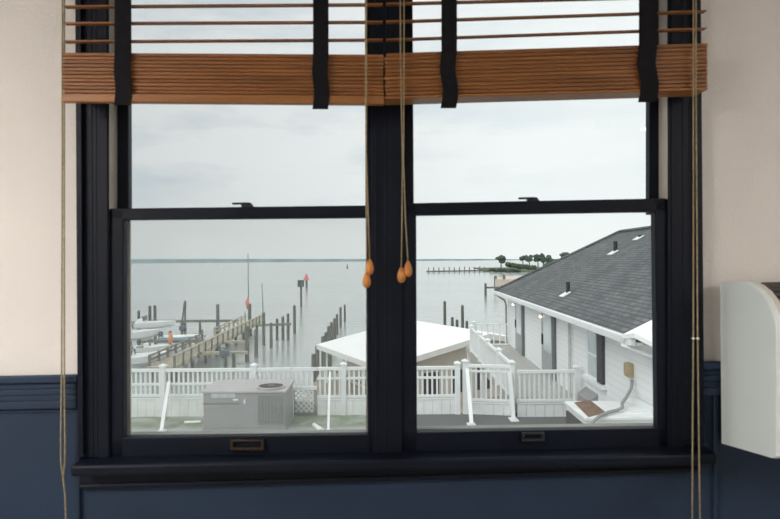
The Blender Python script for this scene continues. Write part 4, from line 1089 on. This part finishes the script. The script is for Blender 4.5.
hedge(545, 590, (262, 258), (270, 268), 332, 'dark thicket behind the sloping edge of the grey roof', 9)
# sandy timber wharf in front of the point
k0 = 150.0
z_t = at(500, 278, k0).z
pts = [at(495, 277.6, k0), at(495, 285.5, k0)]
wx0 = at(495, 280, k0).x; wx1 = at(545, 280, k0).x
wh = thing('wharf', (wx0, k0, ZW), 'low sand coloured wharf with dark fringe just beyond the house roof', 'wharf')
zw_ = at(495, 279.0, k0).z
far = [at(505, 276, k0 + 28).x, wx1 + 8]
MB().poly([(wx0, k0, ZW - 2), (wx1, k0, ZW - 2), (far[1], k0 + 28, ZW - 2), (far[0], k0 + 28, ZW - 2), (wx0, k0, zw_), (wx1, k0, zw_), (far[1], k0 + 28, zw_), (far[0], k0 + 28, zw_)],
          [(3, 2, 1, 0), (4, 5, 6, 7), (0, 1, 5, 4), (1, 2, 6, 5), (2, 3, 7, 6), (3, 0, 4, 7)]).build('deck', M['sand'], wh)
MB().box((wx0 - .05, k0 - .15, ZW - 2.0), (wx1, k0 - .01, ZW + .3)).build('waterline_board', M['dock_dark'], wh)
for px, py in ((495.3, 276.6), (504, 275.2)):
    q = at(px, py, k0 + .6); MB().box((q.x - .3, q.y - .3, ZW - 1), (q.x + .3, q.y + .3, q.z + .3)).build('mooring_post', M['dock_dark'], wh)

# ================================================================== WORLD
wd = bpy.data.worlds.new('sky'); scn.world = wd; wd.use_nodes = True
nt = wd.node_tree; bg = nt.nodes['Background']
tc = nt.nodes.new('ShaderNodeTexCoord'); sx = nt.nodes.new('ShaderNodeSeparateXYZ'); nt.links.new(tc.outputs['Generated'], sx.inputs[0])
mp = nt.nodes.new('ShaderNodeMapping'); mp.inputs['Scale'].default_value = (1.6, 1.6, 6.0); mp.inputs['Location'].default_value = (.35, .2, .1)
nt.links.new(tc.outputs['Generated'], mp.inputs[0])
nz = nt.nodes.new('ShaderNodeTexNoise'); nz.inputs['Scale'].default_value = 2.6; nz.inputs['Detail'].default_value = 7; nz.inputs['Roughness'].default_value = .55
nt.links.new(mp.outputs[0], nz.inputs['Vector'])
cr = nt.nodes.new('ShaderNodeValToRGB'); cr.color_ramp.elements[0].position = .34; cr.color_ramp.elements[0].color = (0.60, 0.68, 0.76, 1)
cr.color_ramp.elements[1].position = .58; cr.color_ramp.elements[1].color = (0.88, 0.90, 0.91, 1)
nt.links.new(nz.outputs['Fac'], cr.inputs[0])
# pale band low over the water
mz = nt.nodes.new('ShaderNodeMapRange'); mz.inputs[1].default_value = 0.02; mz.inputs[2].default_value = 0.16; nt.links.new(sx.outputs['Z'], mz.inputs[0])
hz = nt.nodes.new('ShaderNodeMix'); hz.data_type = 'RGBA'; hz.inputs[6].default_value = (0.82, 0.86, 0.85, 1)
nt.links.new(mz.outputs[0], hz.inputs[0]); nt.links.new(cr.outputs[0], hz.inputs[7])
# the hidden sun stands to the right: clouds are whiter there
wr = nt.nodes.new('ShaderNodeMapRange'); wr.inputs[1].default_value = -0.15; wr.inputs[2].default_value = 0.30; wr.inputs[4].default_value = 0.8
nt.links.new(sx.outputs['X'], wr.inputs[0])
wm_ = nt.nodes.new('ShaderNodeMix'); wm_.data_type = 'RGBA'; wm_.inputs[7].default_value = (0.87, 0.90, 0.90, 1)
nt.links.new(wr.outputs[0], wm_.inputs[0]); nt.links.new(hz.outputs[2], wm_.inputs[6])
mx_ = nt.nodes.new('ShaderNodeMapRange'); mx_.inputs[1].default_value = -0.40; mx_.inputs[2].default_value = 0.20; mx_.inputs[3].default_value = 0.82; mx_.inputs[4].default_value = 1.14
nt.links.new(sx.outputs['X'], mx_.inputs[0])
sc = nt.nodes.new('ShaderNodeVectorMath'); sc.operation = 'SCALE'; nt.links.new(wm_.outputs[2], sc.inputs[0]); nt.links.new(mx_.outputs[0], sc.inputs['Scale'])
nt.links.new(sc.outputs[0], bg.inputs['Color']); bg.inputs['Strength'].default_value = 1.0
wd.cycles.sampling_method = 'AUTOMATIC'
# soft sun lamp, turned to come from the left to brighten the house wall
sd = bpy.data.lights.new('sun', 'SUN'); sd.energy = 2.0; sd.angle = math.radians(60); sd.color = (1, .98, .95)
so = bpy.data.objects.new('sun', sd); COL.objects.link(so); so.rotation_euler = (math.radians(28), math.radians(-34), 0)
# added fill lights under the ceiling behind the camera, standing for room light
def fill_light(x, y, e, size, col=(1, .97, .93)):
    l = bpy.data.lights.new('room_fill_light', 'AREA'); l.energy = e; l.size = size; l.color = col
    o = bpy.data.objects.new('room_fill_light', l); COL.objects.link(o); o.location = (x, y, RT - .05)
    return o
fill_light(-2.35, -.35, 104, .8); fill_light(2.45, -.5, 42, .8)

# ================================================================== CAMERA + VIEW
cd = bpy.data.cameras.new('camera'); co_ = bpy.data.objects.new('camera', cd); COL.objects.link(co_)
cd.sensor_width = 36; cd.lens = 36 * F / 780.0; cd.clip_start = .05; cd.clip_end = 20000
cd.shift_y = -(259.5 - CY) / 780.0 * -1
co_.matrix_world = Matrix(((RX.x, UX.x, -FW.x, CAM.x), (RX.y, UX.y, -FW.y, CAM.y), (RX.z, UX.z, -FW.z, CAM.z), (0, 0, 0, 1)))
cd.dof.use_dof = True; cd.dof.focus_distance = 25; cd.dof.aperture_fstop = 7.0
scn.camera = co_
vs = scn.view_settings; scn.display_settings.display_device = 'sRGB'
vs.view_transform = 'Standard'; vs.look = 'None'; vs.gamma = 1; vs.use_curve_mapping = False; vs.exposure = 0.0
